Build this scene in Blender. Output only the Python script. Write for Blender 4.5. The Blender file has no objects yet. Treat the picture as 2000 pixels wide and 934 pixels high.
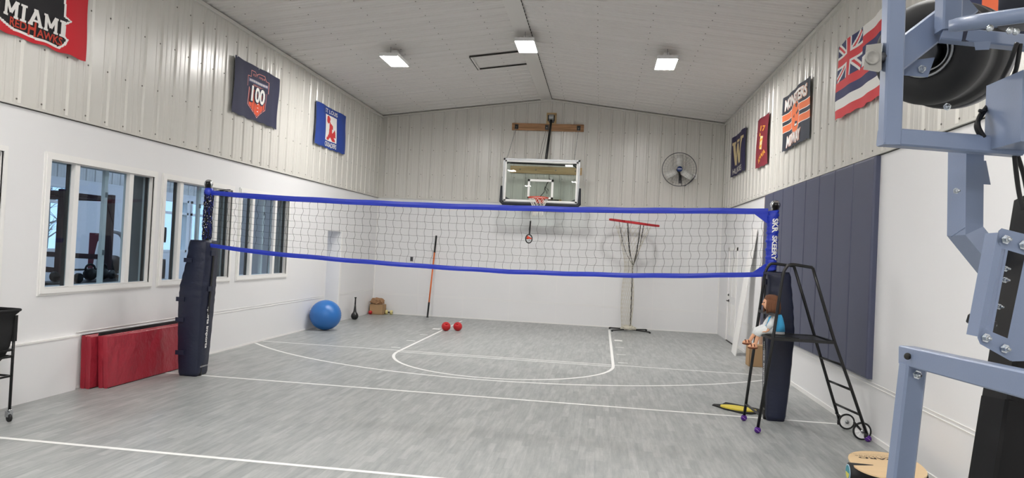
import bpy, bmesh, math, random
import numpy as np
from mathutils import Vector, Matrix
random.seed(7)
PI = math.pi
sc = bpy.context.scene
COL = sc.collection

# ---------------------------------------------------------------- camera, world, exposure
CP = Vector((5.8221, -17.2471, 1.802))
YAW, PITCH, ROLL, FPX = .1298, .0163, .0479, 1336.88
FWD = Vector((-math.sin(YAW)*math.cos(PITCH), math.cos(YAW)*math.cos(PITCH), math.sin(PITCH)))
R0 = Vector((math.cos(YAW), math.sin(YAW), 0)); U0 = R0.cross(FWD)
RGT = R0*math.cos(ROLL) + U0*math.sin(ROLL); UPV = -R0*math.sin(ROLL) + U0*math.cos(ROLL)
cam = bpy.data.cameras.new('camera'); camo = bpy.data.objects.new('camera', cam); COL.objects.link(camo)
cam.sensor_width = 36; cam.lens = FPX*36/2000; cam.clip_start = .05; cam.clip_end = 200
camo.matrix_world = Matrix(((RGT.x, UPV.x, -FWD.x, CP.x), (RGT.y, UPV.y, -FWD.y, CP.y), (RGT.z, UPV.z, -FWD.z, CP.z), (0, 0, 0, 1)))
sc.camera = camo
w = bpy.data.worlds.new('sky'); sc.world = w; w.use_nodes = True
w.node_tree.nodes['Background'].inputs[0].default_value = (.62, .72, .90, 1)
w.node_tree.nodes['Background'].inputs[1].default_value = 3.0
sc.view_settings.view_transform = 'Standard'; sc.view_settings.look = 'None'
sc.view_settings.gamma = 1; sc.view_settings.use_curve_mapping = False
sc.view_settings.exposure = 0.0
LAMP = 190.0          # emission of the lamp lenses
sc.cycles.max_bounces = 10; sc.cycles.diffuse_bounces = 6; sc.cycles.glossy_bounces = 4
sc.cycles.transparent_max_bounces = 24; sc.cycles.sample_clamp_indirect = 6

# ---------------------------------------------------------------- materials
def srgb(h):
    if isinstance(h, str):
        h = tuple(int(h[i:i+2], 16)/255 for i in (0, 2, 4))
    return tuple(c/12.92 if c <= .04045 else ((c+.055)/1.055)**2.4 for c in h) + (1,)
MATS = {}
def mat(name, col, rough=.6, metal=0, var=0, vscale=(6, 6, 6), bump=0, bscale=(40, 40, 40), bdist=.002, spec=.5, sheen=0, coat=0, emit=0):
    if name in MATS: return MATS[name]
    m = bpy.data.materials.new(name); m.use_nodes = True; nt = m.node_tree; b = nt.nodes['Principled BSDF']
    c = srgb(col); b.inputs['Base Color'].default_value = c; b.inputs['Roughness'].default_value = rough
    b.inputs['Metallic'].default_value = metal; b.inputs['Specular IOR Level'].default_value = spec
    if sheen: b.inputs['Sheen Weight'].default_value = sheen
    if coat: b.inputs['Coat Weight'].default_value = coat
    if emit: b.inputs['Emission Color'].default_value = c; b.inputs['Emission Strength'].default_value = emit
    if var or bump:
        tc = nt.nodes.new('ShaderNodeTexCoord')
        def noise(sc_):
            mp = nt.nodes.new('ShaderNodeMapping'); mp.inputs['Scale'].default_value = sc_
            nt.links.new(tc.outputs['Object'], mp.inputs[0])
            n = nt.nodes.new('ShaderNodeTexNoise'); n.inputs['Scale'].default_value = 1; n.inputs['Detail'].default_value = 4
            nt.links.new(mp.outputs[0], n.inputs[0]); return n
        if var:
            n = noise(vscale); mx = nt.nodes.new('ShaderNodeMix'); mx.data_type = 'RGBA'
            mx.inputs[6].default_value = tuple(x*(1-var) for x in c[:3])+(1,); mx.inputs[7].default_value = tuple(min(1, x*(1+var)) for x in c[:3])+(1,)
            nt.links.new(n.outputs[0], mx.inputs[0]); nt.links.new(mx.outputs[2], b.inputs['Base Color'])
        if bump:
            n = noise(bscale); bp = nt.nodes.new('ShaderNodeBump'); bp.inputs['Strength'].default_value = bump; bp.inputs['Distance'].default_value = bdist
            nt.links.new(n.outputs[0], bp.inputs['Height']); nt.links.new(bp.outputs[0], b.inputs['Normal'])
    MATS[name] = m; return m
def glass(name, tint, gl=.08, rough=0.0):
    m = bpy.data.materials.new(name); m.use_nodes = True; nt = m.node_tree; nt.nodes.clear()
    o = nt.nodes.new('ShaderNodeOutputMaterial'); t = nt.nodes.new('ShaderNodeBsdfTransparent'); g = nt.nodes.new('ShaderNodeBsdfGlossy')
    mx = nt.nodes.new('ShaderNodeMixShader'); f = nt.nodes.new('ShaderNodeFresnel'); f.inputs[0].default_value = 1.5
    t.inputs[0].default_value = srgb(tint); g.inputs['Roughness'].default_value = rough
    ge = nt.nodes.new('ShaderNodeNewGeometry'); sb = nt.nodes.new('ShaderNodeMath'); sb.operation = 'SUBTRACT'; sb.inputs[0].default_value = 1; ml = nt.nodes.new('ShaderNodeMath'); ml.operation = 'MULTIPLY'
    nt.links.new(ge.outputs['Backfacing'], sb.inputs[1]); nt.links.new(sb.outputs[0], ml.inputs[0]); nt.links.new(f.outputs[0], ml.inputs[1])
    nt.links.new(ml.outputs[0], mx.inputs[0]); nt.links.new(t.outputs[0], mx.inputs[1]); nt.links.new(g.outputs[0], mx.inputs[2])
    nt.links.new(mx.outputs[0], o.inputs[0]); MATS[name] = m; return m

M_white = mat('white wall liner', 'e3e3e4', .45, var=.012, vscale=(.6, .6, .4), bump=.15, bscale=(18, 18, .8), bdist=.002)
M_trim = mat('white trim', 'eae9e7', .4)
M_metal = mat('painted corrugated steel', 'cfcdc7', .27, spec=.6, var=.015, vscale=(.8, .8, .5), bump=.35, bscale=(3, 3, 1.2), bdist=.004)
M_ceil = mat('ceiling corrugated steel', 'd6d3cf', .36, spec=.5, var=.015, vscale=(.8, .8, .5), bump=.3, bscale=(2, 2, 2), bdist=.003)
M_gap = mat('dark gap', '35332f', .8)
M_screw = mat('screw head', '6f6c66', .4, .5)
M_black = mat('black powder coated steel', '0c0d0f', .35, spec=.5)
M_matte = mat('matte black steel', '0a0a0c', .55, spec=.25)
M_blk = mat('black rubber', '101114', .6)
M_blackcloth = mat('black cloth', '0d0e10', .85, bump=.4, bscale=(30, 30, 30), bdist=.004)
M_navy = mat('navy vinyl', '1f2438', .42, bump=.5, bscale=(9, 9, 14), bdist=.012, spec=.4)
M_navy2 = mat('wall pad vinyl', '464a60', .5, bump=.12, bscale=(120, 120, 120), bdist=.001, var=.03)
M_red = mat('red vinyl', '9c2837', .4, bump=.9, bscale=(4, 4, 3), bdist=.06, var=.06, vscale=(3, 3, 3))
M_redball = mat('red rubber', 'b3191f', .45)
M_redplastic = mat('red net frame', 'b01c26', .5)
M_blue = mat('royal blue net tape', '1e36b4', .42, bump=.3, bscale=(14, 40, 40), bdist=.004)
M_bluenet = mat('bunched blue net', '16226a', .6)
M_ballblue = mat('blue vinyl ball', '2a6cb5', .34, spec=.5)
M_steelblue = mat('blue grey painted steel', '75829c', .34, spec=.5, bump=.25, bscale=(260, 260, 260), bdist=.0006)
M_zinc = mat('zinc bolt', 'c6ccd2', .25, 1)
M_chrome = mat('chrome', 'c9cbce', .15, 1)
M_alu = mat('aluminium', 'a7a9ab', .35, .9)
M_dgrey = mat('grey steel', '55565a', .4, .5)
M_cord = mat('net cord', '141414', .8)
M_whitecord = mat('white cord', 'e8e6e0', .8)
M_beige = mat('beige netting', 'cfcabc', .9)
M_card = mat('cardboard', 'a98a66', .85, var=.06)
M_paper = mat('brown paper', '9c7a5b', .85, bump=.8, bscale=(20, 20, 20), bdist=.02)
M_orange = mat('orange stick', 'd96a2c', .45)
M_purple = mat('purple felt', '4b1f7a', .95, bump=.5, bscale=(120, 120, 120), bdist=.002)
M_ply = mat('plywood top', 'ddc096', .5, var=.06, vscale=(2, 26, 2))
M_yellow = mat('yellow foam', 'd9c544', .6)
M_wht = mat('white plastic', 'e6e6e6', .4)
M_backcarton = mat('yellow plastic', 'd8cc8c', .5)
M_hub = mat('fan hub blue', '14326e', .4)
M_blade = mat('fan blade', 'd6d6d2', .4, .1)
M_skin = mat('doll cloth skin', 'e0aa88', .9)
M_hair = mat('brown yarn hair', '6b4630', .95, bump=.8, bscale=(50, 50, 20), bdist=.006)
M_robe = mat('white cloth', 'dfe2e2', .9, bump=.4, bscale=(25, 25, 25), bdist=.006)
M_sash = mat('blue cloth', '3f9fd0', .9)
M_sandal = mat('brown felt', '6a3620', .9)
M_maroon = mat('dark red painted steel', '4a2c30', .45)
M_padred = mat('red upholstery', '5c1c26', .5)
M_screen = mat('grey insect screen', '6f7174', .8)
M_wood = None
def wood(name, a, b_, axis=0):
    m = mat(name, a, .6); nt = m.node_tree; b = nt.nodes['Principled BSDF']
    tc = nt.nodes.new('ShaderNodeTexCoord'); mp = nt.nodes.new('ShaderNodeMapping'); s = [26, 26, 26]; s[axis] = 2
    mp.inputs['Scale'].default_value = s; n = nt.nodes.new('ShaderNodeTexNoise'); n.inputs['Scale'].default_value = 1; n.inputs['Detail'].default_value = 5
    r = nt.nodes.new('ShaderNodeValToRGB'); r.color_ramp.elements[0].position = .35; r.color_ramp.elements[1].position = .65
    r.color_ramp.elements[0].color = srgb(b_); r.color_ramp.elements[1].color = srgb(a)
    nt.links.new(tc.outputs['Object'], mp.inputs[0]); nt.links.new(mp.outputs[0], n.inputs[0]); nt.links.new(n.outputs[0], r.inputs[0]); nt.links.new(r.outputs[0], b.inputs['Base Color'])
    return m
M_wood = wood('pine board', 'b98d66', '8f6845'); M_wood2 = wood('pale pine board', 'c7ac80', 'ab8d60'); M_wood3 = wood('raw wood edge', 'b99a85', '8a6652', 2)
M_glass = glass('window glass', 'dfe9ef'); M_clear = glass('backboard glass', 'eff4f1')
M_floorw = mat('weight room floor', '3c3d3f', .7, var=.1)
M_lamp = mat('lit lamp lens', 'fffcf8', .4, emit=LAMP)
M_flagcol = {}
def F(h):
    return mat('flag cloth '+h, h, .75, bump=.25, bscale=(7, 7, 7), bdist=.01)

def floor_mat():
    m = bpy.data.materials.new('vinyl plank floor'); m.use_nodes = True; nt = m.node_tree; N = nt.nodes; Lk = nt.links; b = N['Principled BSDF']
    tc = N.new('ShaderNodeTexCoord'); mp = N.new('ShaderNodeMapping'); mp.inputs['Rotation'].default_value = (0, 0, PI/2)
    Lk.new(tc.outputs['Object'], mp.inputs[0])
    br = N.new('ShaderNodeTexBrick'); br.offset = .37; br.inputs['Scale'].default_value = 1; br.inputs['Brick Width'].default_value = .42; br.inputs['Row Height'].default_value = .075
    br.inputs['Mortar Size'].default_value = .0012; br.inputs['Mortar Smooth'].default_value = .3; br.inputs['Bias'].default_value = 0
    br.inputs['Color1'].default_value = srgb('949796'); br.inputs['Color2'].default_value = srgb('a5a7a6'); br.inputs['Mortar'].default_value = srgb('8f9291')
    Lk.new(mp.outputs[0], br.inputs[0])
    m2 = N.new('ShaderNodeMapping'); m2.inputs['Scale'].default_value = (22, 2.6, 1); Lk.new(tc.outputs['Object'], m2.inputs[0])
    n = N.new('ShaderNodeTexNoise'); n.inputs['Scale'].default_value = 1; n.inputs['Detail'].default_value = 6; n.inputs['Roughness'].default_value = .65; Lk.new(m2.outputs[0], n.inputs[0])
    r = N.new('ShaderNodeValToRGB'); r.color_ramp.elements[0].position = .32; r.color_ramp.elements[1].position = .68
    r.color_ramp.elements[0].color = (.76, .77, .78, 1); r.color_ramp.elements[1].color = (1.13, 1.13, 1.12, 1); Lk.new(n.outputs[0], r.inputs[0])
    mx = N.new('ShaderNodeMix'); mx.data_type = 'RGBA'; mx.blend_type = 'MULTIPLY'; mx.inputs[0].default_value = 1
    Lk.new(br.outputs[0], mx.inputs[6]); Lk.new(r.outputs[0], mx.inputs[7])
    Lk.new(mx.outputs[2], b.inputs['Base Color']); b.inputs['Roughness'].default_value = .38; b.inputs['Specular IOR Level'].default_value = .45
    bp = N.new('ShaderNodeBump'); bp.inputs['Strength'].default_value = .12; bp.inputs['Distance'].default_value = .002
    Lk.new(n.outputs[0], bp.inputs['Height']); Lk.new(bp.outputs[0], b.inputs['Normal'])
    return m
M_floor = floor_mat()
M_line = mat('white line paint', 'ececea', .5)

# ---------------------------------------------------------------- mesh helpers
V = Vector
SPLIT = {'hanger': 'hanger', 'rivet': 'rivet', 'corner_gusset': 'corner_gusset', 'axle_bracket': 'axle_bracket', 'mounting_plate': 'mounting_plate', 'corner_bracket': 'corner_bracket',
         'joint_gap': 'joint_gap', 'grommets': 'grommet', 'weather_seal': 'weather_seal', 'pull_rope': 'pull_rope', 'pulley_bracket': 'pulley_bracket', 'lower_mount': 'lower_mount', 'cross_tube': 'cross_tube',
         'crossbar': 'crossbar', 'hatch_frame': 'hatch_frame', 'casing': 'casing', 'platform_frame': 'platform_bar', 'hinge_cover': 'hinge_cover', 'shadow_gap': 'shadow_gap', 'door_frame': 'door_frame'}
class MB:
    def __init__(s): s.v = []; s.f = []; s.m = []; s.s = []; s.ms = []
    def mi(s, m):
        if m is None: m = M_white
        if m not in s.ms: s.ms.append(m)
        return s.ms.index(m)
    def add(s, vs, fs, m=None, smooth=False):
        o = len(s.v); s.v += [tuple(a) for a in vs]; i = s.mi(m)
        for f in fs: s.f.append([o+k for k in f]); s.m.append(i); s.s.append(smooth)
        return s
    def box(s, a, b, m=None):
        (x0, y0, z0), (x1, y1, z1) = [(min(p, q)) for p, q in zip(a, b)], [(max(p, q)) for p, q in zip(a, b)]
        vs = [(x, y, z) for z in (z0, z1) for y in (y0, y1) for x in (x0, x1)]
        return s.add(vs, [(0, 2, 3, 1), (4, 5, 7, 6), (0, 1, 5, 4), (2, 6, 7, 3), (0, 4, 6, 2), (1, 3, 7, 5)], m)
    def bar(s, p, q, w, h, hint=(0, 1, 0), m=None, bev=0):
        p, q = V(p), V(q); d = (q-p).normalized(); x = V(hint); x = (x - d*x.dot(d)).normalized(); y = d.cross(x)
        if bev:
            c = [(-w/2, -h/2+bev), (-w/2+bev, -h/2), (w/2-bev, -h/2), (w/2, -h/2+bev), (w/2, h/2-bev), (w/2-bev, h/2), (-w/2+bev, h/2), (-w/2, h/2-bev)]
        else: c = [(-w/2, -h/2), (w/2, -h/2), (w/2, h/2), (-w/2, h/2)]
        n = len(c); vs = [e + x*b_ + y*a for e in (p, q) for a, b_ in [(k[1], k[0]) for k in c]]
        fs = [(i, (i+1) % n, n+(i+1) % n, n+i) for i in range(n)] + [tuple(reversed(range(n))), tuple(range(n, 2*n))]
        return s.add(vs, fs, m)
    def tube(s, pts, r, m=None, n=8, closed=False, smooth=True, cap=True):
        pts = [V(p) for p in pts]; k = len(pts); rs = r if isinstance(r, (list, tuple)) else [r]*k
        rings = []; prev = None
        for i, p in enumerate(pts):
            if closed: t = (pts[(i+1) % k]-pts[i-1])
            else: t = pts[min(i+1, k-1)]-pts[max(i-1, 0)]
            t = t.normalized() if t.length > 1e-9 else V((0, 0, 1))
            if prev is None: x = t.orthogonal().normalized()
            else:
                x = prev - t*prev.dot(t); x = x.normalized() if x.length > 1e-6 else t.orthogonal().normalized()
            prev = x; y = t.cross(x)
            rings.append([p + (x*math.cos(2*PI*j/n)+y*math.sin(2*PI*j/n))*rs[i] for j in range(n)])
        vs = [q for rg in rings for q in rg]; fs = []
        for i in range(k if closed else k-1):
            a, b = i*n, ((i+1) % k)*n
            for j in range(n): fs.append((a+j, a+(j+1) % n, b+(j+1) % n, b+j))
        if not closed and cap: fs += [tuple(reversed(range(n))), tuple(range((k-1)*n, k*n))]
        return s.add(vs, fs, m, smooth)
    def lathe(s, prof, c=(0, 0, 0), axis=(0, 0, 1), m=None, n=24, smooth=True, cap=True):
        ax = V(axis).normalized(); x = ax.orthogonal().normalized(); y = ax.cross(x); c = V(c)
        vs = [c + ax*h + (x*math.cos(2*PI*j/n)+y*math.sin(2*PI*j/n))*max(r, 1e-5) for r, h in prof for j in range(n)]
        fs = [(i*n+j, i*n+(j+1) % n, (i+1)*n+(j+1) % n, (i+1)*n+j) for i in range(len(prof)-1) for j in range(n)]
        if cap: fs += [tuple(reversed(range(n))), tuple(range((len(prof)-1)*n, len(prof)*n))]
        return s.add(vs, fs, m, smooth)
    def ball(s, c, r, m=None, n=20, sq=(1, 1, 1)):
        k = n//2; c = V(c); vs = [(c.x+r*sq[0]*math.sin(PI*i/k)*math.cos(2*PI*j/n), c.y+r*sq[1]*math.sin(PI*i/k)*math.sin(2*PI*j/n), c.z+r*sq[2]*math.cos(PI*i/k)) for i in range(k+1) for j in range(n)]
        fs = [(i*n+j, (i+1)*n+j, (i+1)*n+(j+1) % n, i*n+(j+1) % n) for i in range(k) for j in range(n)]
        return s.add(vs, fs, m, True)
    def prism(s, poly, a, b, fn, m=None):
        n = len(poly); vs = [fn(u, v_, a) for u, v_ in poly]+[fn(u, v_, b) for u, v_ in poly]
        return s.add(vs, [tuple(range(n)), tuple(reversed(range(n, 2*n)))]+[(i, i+n, (i+1) % n+n, (i+1) % n) for i in range(n)], m)
    def loft(s, rings, m=None, smooth=True, cap=True):
        n = len(rings[0]); vs = [q for r in rings for q in r]
        fs = [(i*n+j, i*n+(j+1) % n, (i+1)*n+(j+1) % n, (i+1)*n+j) for i in range(len(rings)-1) for j in range(n)]
        if cap: fs += [tuple(reversed(range(n))), tuple(range((len(rings)-1)*n, len(rings)*n))]
        return s.add(vs, fs, m, smooth)
    def mesh(s, name):
        me = bpy.data.meshes.new(name); me.from_pydata(s.v, [], s.f)
        for m in s.ms: me.materials.append(m)
        me.polygons.foreach_set('material_index', s.m); me.polygons.foreach_set('use_smooth', s.s)
        bm = bmesh.new(); bm.from_mesh(me); bmesh.ops.recalc_face_normals(bm, faces=bm.faces)
        bm.to_mesh(me); bm.free(); me.update(); return me
    def pieces(s):     # the separate shapes in this builder, one builder each
        up = list(range(len(s.v)))
        def root(i):
            while up[i] != i: up[i] = up[up[i]]; i = up[i]
            return i
        for f in s.f:
            for k in f[1:]: up[root(k)] = root(f[0])
        grp = {}
        for j, f in enumerate(s.f): grp.setdefault(root(f[0]), []).append(j)
        for js in grp.values():
            q = MB(); used = sorted({k for j in js for k in s.f[j]}); mp = {k: i for i, k in enumerate(used)}
            q.v = [s.v[k] for k in used]; q.f = [[mp[k] for k in s.f[j]] for j in js]; q.m = [s.m[j] for j in js]; q.s = [s.s[j] for j in js]; q.ms = s.ms
            yield q
    def build(s, name, parent=None, origin=None):
        if name in SPLIT and parent is not None:
            for q in s.pieces(): ob = q._build(SPLIT[name], parent)
            return ob
        return s._build(name, parent, origin)
    def _build(s, name, parent=None, origin=None):
        o = V(origin) if origin is not None else V((0, 0, 0))
        if origin is not None: s.v = [(a-o.x, b-o.y, c-o.z) for a, b, c in s.v]
        ob = bpy.data.objects.new(name, s.mesh(name)); COL.objects.link(ob)
        if parent is not None: attach(ob, parent, o)
        else: ob.location = o
        return ob
WORLD = {}
def attach(ob, parent, o=V((0, 0, 0))):
    ob.parent = parent; ob.location = V(o) - wpos(parent)
def wpos(ob):
    p = V(ob.location); q = ob.parent
    while q is not None: p = p+V(q.location); q = q.parent
    return p
def tag(o, label, cat, group=None, kind=None):
    o['label'] = label; o['category'] = cat
    if group: o['group'] = group
    if kind: o['kind'] = kind
    return o
def thing(name, loc, label, cat, group=None):
    o = bpy.data.objects.new(name, None); o.empty_display_size = .1; COL.objects.link(o); o.location = loc
    return tag(o, label, cat, group)
def struct(ob): ob['kind'] = 'structure'; return ob
def sbox(name, a, b, m, parent=None):
    o = MB().box(a, b, m).build(name, parent)
    if parent is None: struct(o)
    return o
def copy_tree(o, parent=None, off=V((0, 0, 0))):
    c = o.copy(); COL.objects.link(c); c.parent = parent
    if parent is None: c.location = V(o.location)+V(off)
    for ch in list(o.children): copy_tree(ch, c)
    return c
def AT(px, py, d):     # a point at distance d in front of the photographer
    return CP + (FWD + RGT*(px-1000)/FPX - UPV*(py-467)/FPX)*d
def arc(c, r, a0, a1, n, ax=0, ay=2):
    out = []
    for i in range(n+1):
        a = a0+(a1-a0)*i/n; p = list(c); p[ax] += r*math.cos(a); p[ay] += r*math.sin(a); out.append(tuple(p))
    return out

_tc = {}
def text2d(s, w=None, h=None, bold=0, spacing=1.0):
    key = (s, bold, spacing)
    if key not in _tc:
        cu = bpy.data.curves.new('t', 'FONT'); cu.body = s; cu.offset = bold; cu.space_character = spacing; cu.resolution_u = 3
        ob = bpy.data.objects.new('t', cu); me = bpy.data.meshes.new_from_object(ob)
        vs = [(v.co.x, v.co.y) for v in me.vertices]; fs = [tuple(p.vertices) for p in me.polygons]
        bpy.data.objects.remove(ob); bpy.data.curves.remove(cu); bpy.data.meshes.remove(me)
        x0 = min(v[0] for v in vs); x1 = max(v[0] for v in vs); y0 = min(v[1] for v in vs); y1 = max(v[1] for v in vs)
        _tc[key] = ([((a-x0)/(x1-x0), (b-y0)/(y1-y0)) for a, b in vs], fs, (x1-x0)/(y1-y0))
    vs, fs, asp = _tc[key]
    if h is None: h = w/asp
    if w is None: w = h*asp
    return [(a*w, b*h) for a, b in vs], fs, w, h
def put_text(mb, s, fn, c, w=None, h=None, rot=0, m=None, bold=0, shear=0, spacing=1.0):
    vs, fs, w, h = text2d(s, w, h, bold, spacing); ca, sa = math.cos(rot), math.sin(rot); out = []
    for a, b in vs:
        a -= w/2; b -= h/2; a += shear*b
        out.append(fn(c[0]+a*ca-b*sa, c[1]+a*sa+b*ca))
    mb.add(out, fs, m)

# ================================================================ THE ROOM
W, H, EV, RX, RZ = 8.72, 3.03, 5.17, 4.40, 5.695     # width, liner height, eaves, ridge
YR = -24.0                                            # rear wall behind the photographer
def roof(x): return EV+(RZ-EV)*(x/RX if x < RX else (W-x)/(W-RX))
floor = sbox('floor', (-.2, YR, -.1), (W+.2, .2, 0), M_floor)

def cells(mb, axis, t0, t1, u0, u1, z0, z1, holes, m):
    us = sorted({u0, u1, *[h[0] for h in holes], *[h[1] for h in holes]}); zs = sorted({z0, z1, *[h[2] for h in holes], *[h[3] for h in holes]})
    for a, b in zip(us, us[1:]):
        for c, d in zip(zs, zs[1:]):
            if any(h[0] <= (a+b)/2 <= h[1] and h[2] <= (c+d)/2 <= h[3] for h in holes): continue
            if axis == 'x': mb.box((t0, a, c), (t1, b, d), m)
            else: mb.box((a, t0, c), (b, t1, d), m)
WIN = [(-10.71, -9.02, -10.32, -9.43), (-8.77, -7.11, -8.40, -7.50), (-6.80, -5.12, -6.40, -5.60), (-12.97, -11.29, -12.58, -11.68)]
WZ0, WZ1 = 1.16, 2.53
DL = (-3.21, -2.42, 2.05)
mb = MB(); cells(mb, 'x', -.18, 0, YR, .2, 0, EV+.1, [(a, b, WZ0, WZ1) for a, b, _, _ in WIN]+[(DL[0], DL[1], 0, DL[2])], M_white)
wall_left = struct(mb.build('wall_left'))
mb = MB(); cells(mb, 'x', W, W+.18, YR, .2, 0, EV+.1, [(-2.10, -1.20, 0, 2.03)], M_white)
wall_right = struct(mb.build('wall_right'))
mb = MB(); mb.prism([(0, 0), (W, 0), (W, EV+.05), (RX, RZ+.05), (0, EV+.05)], 0, .18, lambda u, v, t: (u, t, v), M_white)
wall_back = struct(mb.build('wall_back'))
mb = MB(); mb.prism([(0, 0), (W, 0), (W, EV+.05), (RX, RZ+.05), (0, EV+.05)], 0, -.18, lambda u, v, t: (u, YR+t, v), M_white)
wall_front = struct(mb.build('wall_front'))
mb = MB(); mb.prism([(-.2, EV+.02), (RX, RZ+.03), (W+.2, EV+.02), (W+.2, EV+.2), (RX, RZ+.22), (-.2, EV+.2)], YR-.1, .2, lambda u, v, t: (u, t, v), M_ceil)
ceiling = struct(mb.build('ceiling'))

# corrugated sheets: one object for each 0.914 m sheet
def profile(x0=0.0, wdt=.9144):
    p = [(0, 0)]
    for k in range(3):
        c = .1524+.3048*k
        p += [(c-.032, 0), (c-.013, .019), (c+.013, .019), (c+.032, 0)]
        for q in (.1, .2048):
            cc = c+q
            if cc < wdt-.03: p += [(cc-.02, 0), (cc-.009, .0035), (cc+.009, .0035), (cc+.02, 0)]
    p.append((wdt, 0)); return p
PRF = profile(); PRF2 = [(u, h*1.9 if h < .01 else h) for u, h in PRF]
def sheet_mesh(fn, lo, hi, m, u0=0, u1=.9144):
    mb = MB(); pr = [(u, h) for u, h in (PRF2 if m is M_ceil else PRF) if u0-1e-6 <= u <= u1+1e-6]
    if pr[0][0] > u0+1e-4: pr = [(u0, 0)]+pr
    if pr[-1][0] < u1-1e-4: pr = pr+[(u1, 0)]
    vs = []
    for u, h in pr: vs += [fn(u, h, lo(u)), fn(u, h, hi(u))]
    fs = [(2*i, 2*i+2, 2*i+3, 2*i+1) for i in range(len(pr)-1)]
    return mb.add(vs, fs, m)
scr = {k: MB() for k in ('wall_left', 'wall_right', 'wall_back', 'ceiling')}
def screw(mb, p, nrm):
    mb.lathe([(.011, 0), (.011, .002), (.006, .003), (.006, .007)], p, nrm, M_screw, 6, False)
def run_sheets(parent, fn, lo, hi, m, n, step):
    base = sheet_mesh(fn, lo, hi, m).build('metal_sheet', parent)
    for k in range(1, n):
        c = base.copy(); COL.objects.link(c); c.location = V(base.location)+V(step)*k
    return base
n_long = 20
run_sheets(wall_left, lambda u, h, z: (.004+h, -u, z), lambda u: H, lambda u: EV, M_metal, n_long, (0, -.9144, 0))
run_sheets(wall_right, lambda u, h, z: (W-.004-h, -u, z), lambda u: H, lambda u: EV, M_metal, n_long, (0, -.9144, 0))
x = 0
while x < W-.01:
    wd = min(.9144, W-x)
    # split at the ridge by keeping a vertex there
    sheet_mesh(lambda u, h, z, x=x: (x+u, -.004-h, z), lambda u: H, lambda u, x=x: roof(x+u)-.001, M_metal, 0, wd).build('metal_sheet', wall_back)
    x += .9144
sl = (RZ-EV)/RX; sr = (RZ-EV)/(W-RX)
run_sheets(ceiling, lambda u, h, t: (t, -u, roof(t)-.004-h), lambda u: 0, lambda u: RX, M_ceil, n_long, (0, -.9144, 0))
run_sheets(ceiling, lambda u, h, t: (t, -u, roof(t)-.004-h), lambda u: RX, lambda u: W, M_ceil, n_long, (0, -.9144, 0))
for k in range(n_long*3):
    y = -(.1524+.3048*k)-.045
    for z in (H+.05, H+.62, H+1.25, H+1.83):
        jz = random.uniform(-.012, .012)
        screw(scr['wall_left'], (.004, y, z+jz), (1, 0, 0)); screw(scr['wall_right'], (W-.004, y, z+jz), (-1, 0, 0))
    for t in (.3, 1.15, 2.0, 2.85, 3.7, 4.75, 5.6, 6.45, 7.3, 8.4):
        screw(scr['ceiling'], (t+random.uniform(-.012, .012), y, roof(t)-.004), (0, 0, -1))
for k in range(29):
    xx = .1524+.3048*k+.045
    if xx > W-.1: continue
    for z in (H+.05, H+.62, H+1.25, H+1.83): screw(scr['wall_back'], (xx, -.004, z), (0, -1, 0))
for k, p in (('wall_left', wall_left), ('wall_right', wall_right), ('wall_back', wall_back), ('ceiling', ceiling)):
    scr[k].build('screws', p)['kind'] = 'stuff'

# trims: foot of the steel, eaves, ridge, liner seams, baseboards
def strip(name, a, b, m=M_trim): return sbox(name, a, b, m)
strip('trim_1', (0, YR, H-.028), (.03, 0, H-.004), M_metal); strip('trim_2', (0, YR, H-.036), (.006, 0, H-.028), M_gap)
strip('trim_3', (W-.03, YR, H-.028), (W, 0, H-.004), M_metal); strip('trim_4', (W-.006, YR, H-.036), (W, 0, H-.028), M_gap)
strip('trim_5', (0, -.03, H-.03), (W, 0, H-.002), M_metal)
strip('trim_6', (0, YR, EV-.085), (.045, 0, EV-.03), M_metal); strip('trim_7', (0, YR, EV-.03), (.03, 0, EV-.018), M_gap)
strip('trim_8', (W-.045, YR, EV-.085), (W, 0, EV-.03), M_metal); strip('trim_9', (W-.03, YR, EV-.03), (W, 0, EV-.018), M_gap)
for i, (xa, xb) in enumerate(((0, RX), (RX, W))):
    mb = MB(); mb.prism([(xa, roof(xa)-.075), (xb, roof(xb)-.075), (xb, roof(xb)-.03), (xa, roof(xa)-.03)], -.04, 0, lambda u, v, t: (u, t, v), M_metal)
    mb.prism([(xa, roof(xa)-.03), (xb, roof(xb)-.03), (xb, roof(xb)-.02), (xa, roof(xa)-.02)], -.028, 0, lambda u, v, t: (u, t, v), M_gap)
    struct(mb.build('trim_%d' % (10+i)))
mb = MB(); mb.prism([(RX-.26, roof(RX-.26)-.03), (RX+.02, RZ-.034), (RX+.02, RZ-.026), (RX-.26, roof(RX-.26)-.024)], YR, 0, lambda u, v, t: (u, t, v), M_ceil)
for k in range(150):
    y = -.08-k*.1524
    mb.box((RX+.02, y-.045, RZ-.036), (RX+.03, y+.045, RZ-.02), M_gap)
struct(mb.build('trim_12'))
def seam(mb, pts):     # liner joint: two fine beads
    for dz in (0, .035):
        a, b = pts; mb.box((a[0], a[1], a[2]+dz), (b[0], b[1], b[2]+dz+.007), M_trim)
mb = MB(); seam(mb, ((0, -10.2, .60), (.007, DL[0]-.02, .60))); seam(mb, ((0, DL[1]+.1, .60), (.007, 0, .60))); struct(mb.build('trim_13'))
mb = MB(); seam(mb, ((W-.007, -1.15, .55), (W, 0, .55))); seam(mb, ((W-.007, YR, .55), (W, -2.15, .55))); struct(mb.build('trim_14'))
mb = MB(); seam(mb, ((0, -.007, .50), (W, 0, .50))); struct(mb.build('trim_15'))
for i, xx in enumerate([.42*k for k in range(1, 21)]):
    pass
mb = MB()
for k in range(1, 8): mb.box((1.19*k, -.004, 0), (1.19*k+.006, 0, H-.03), M_trim)
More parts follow.
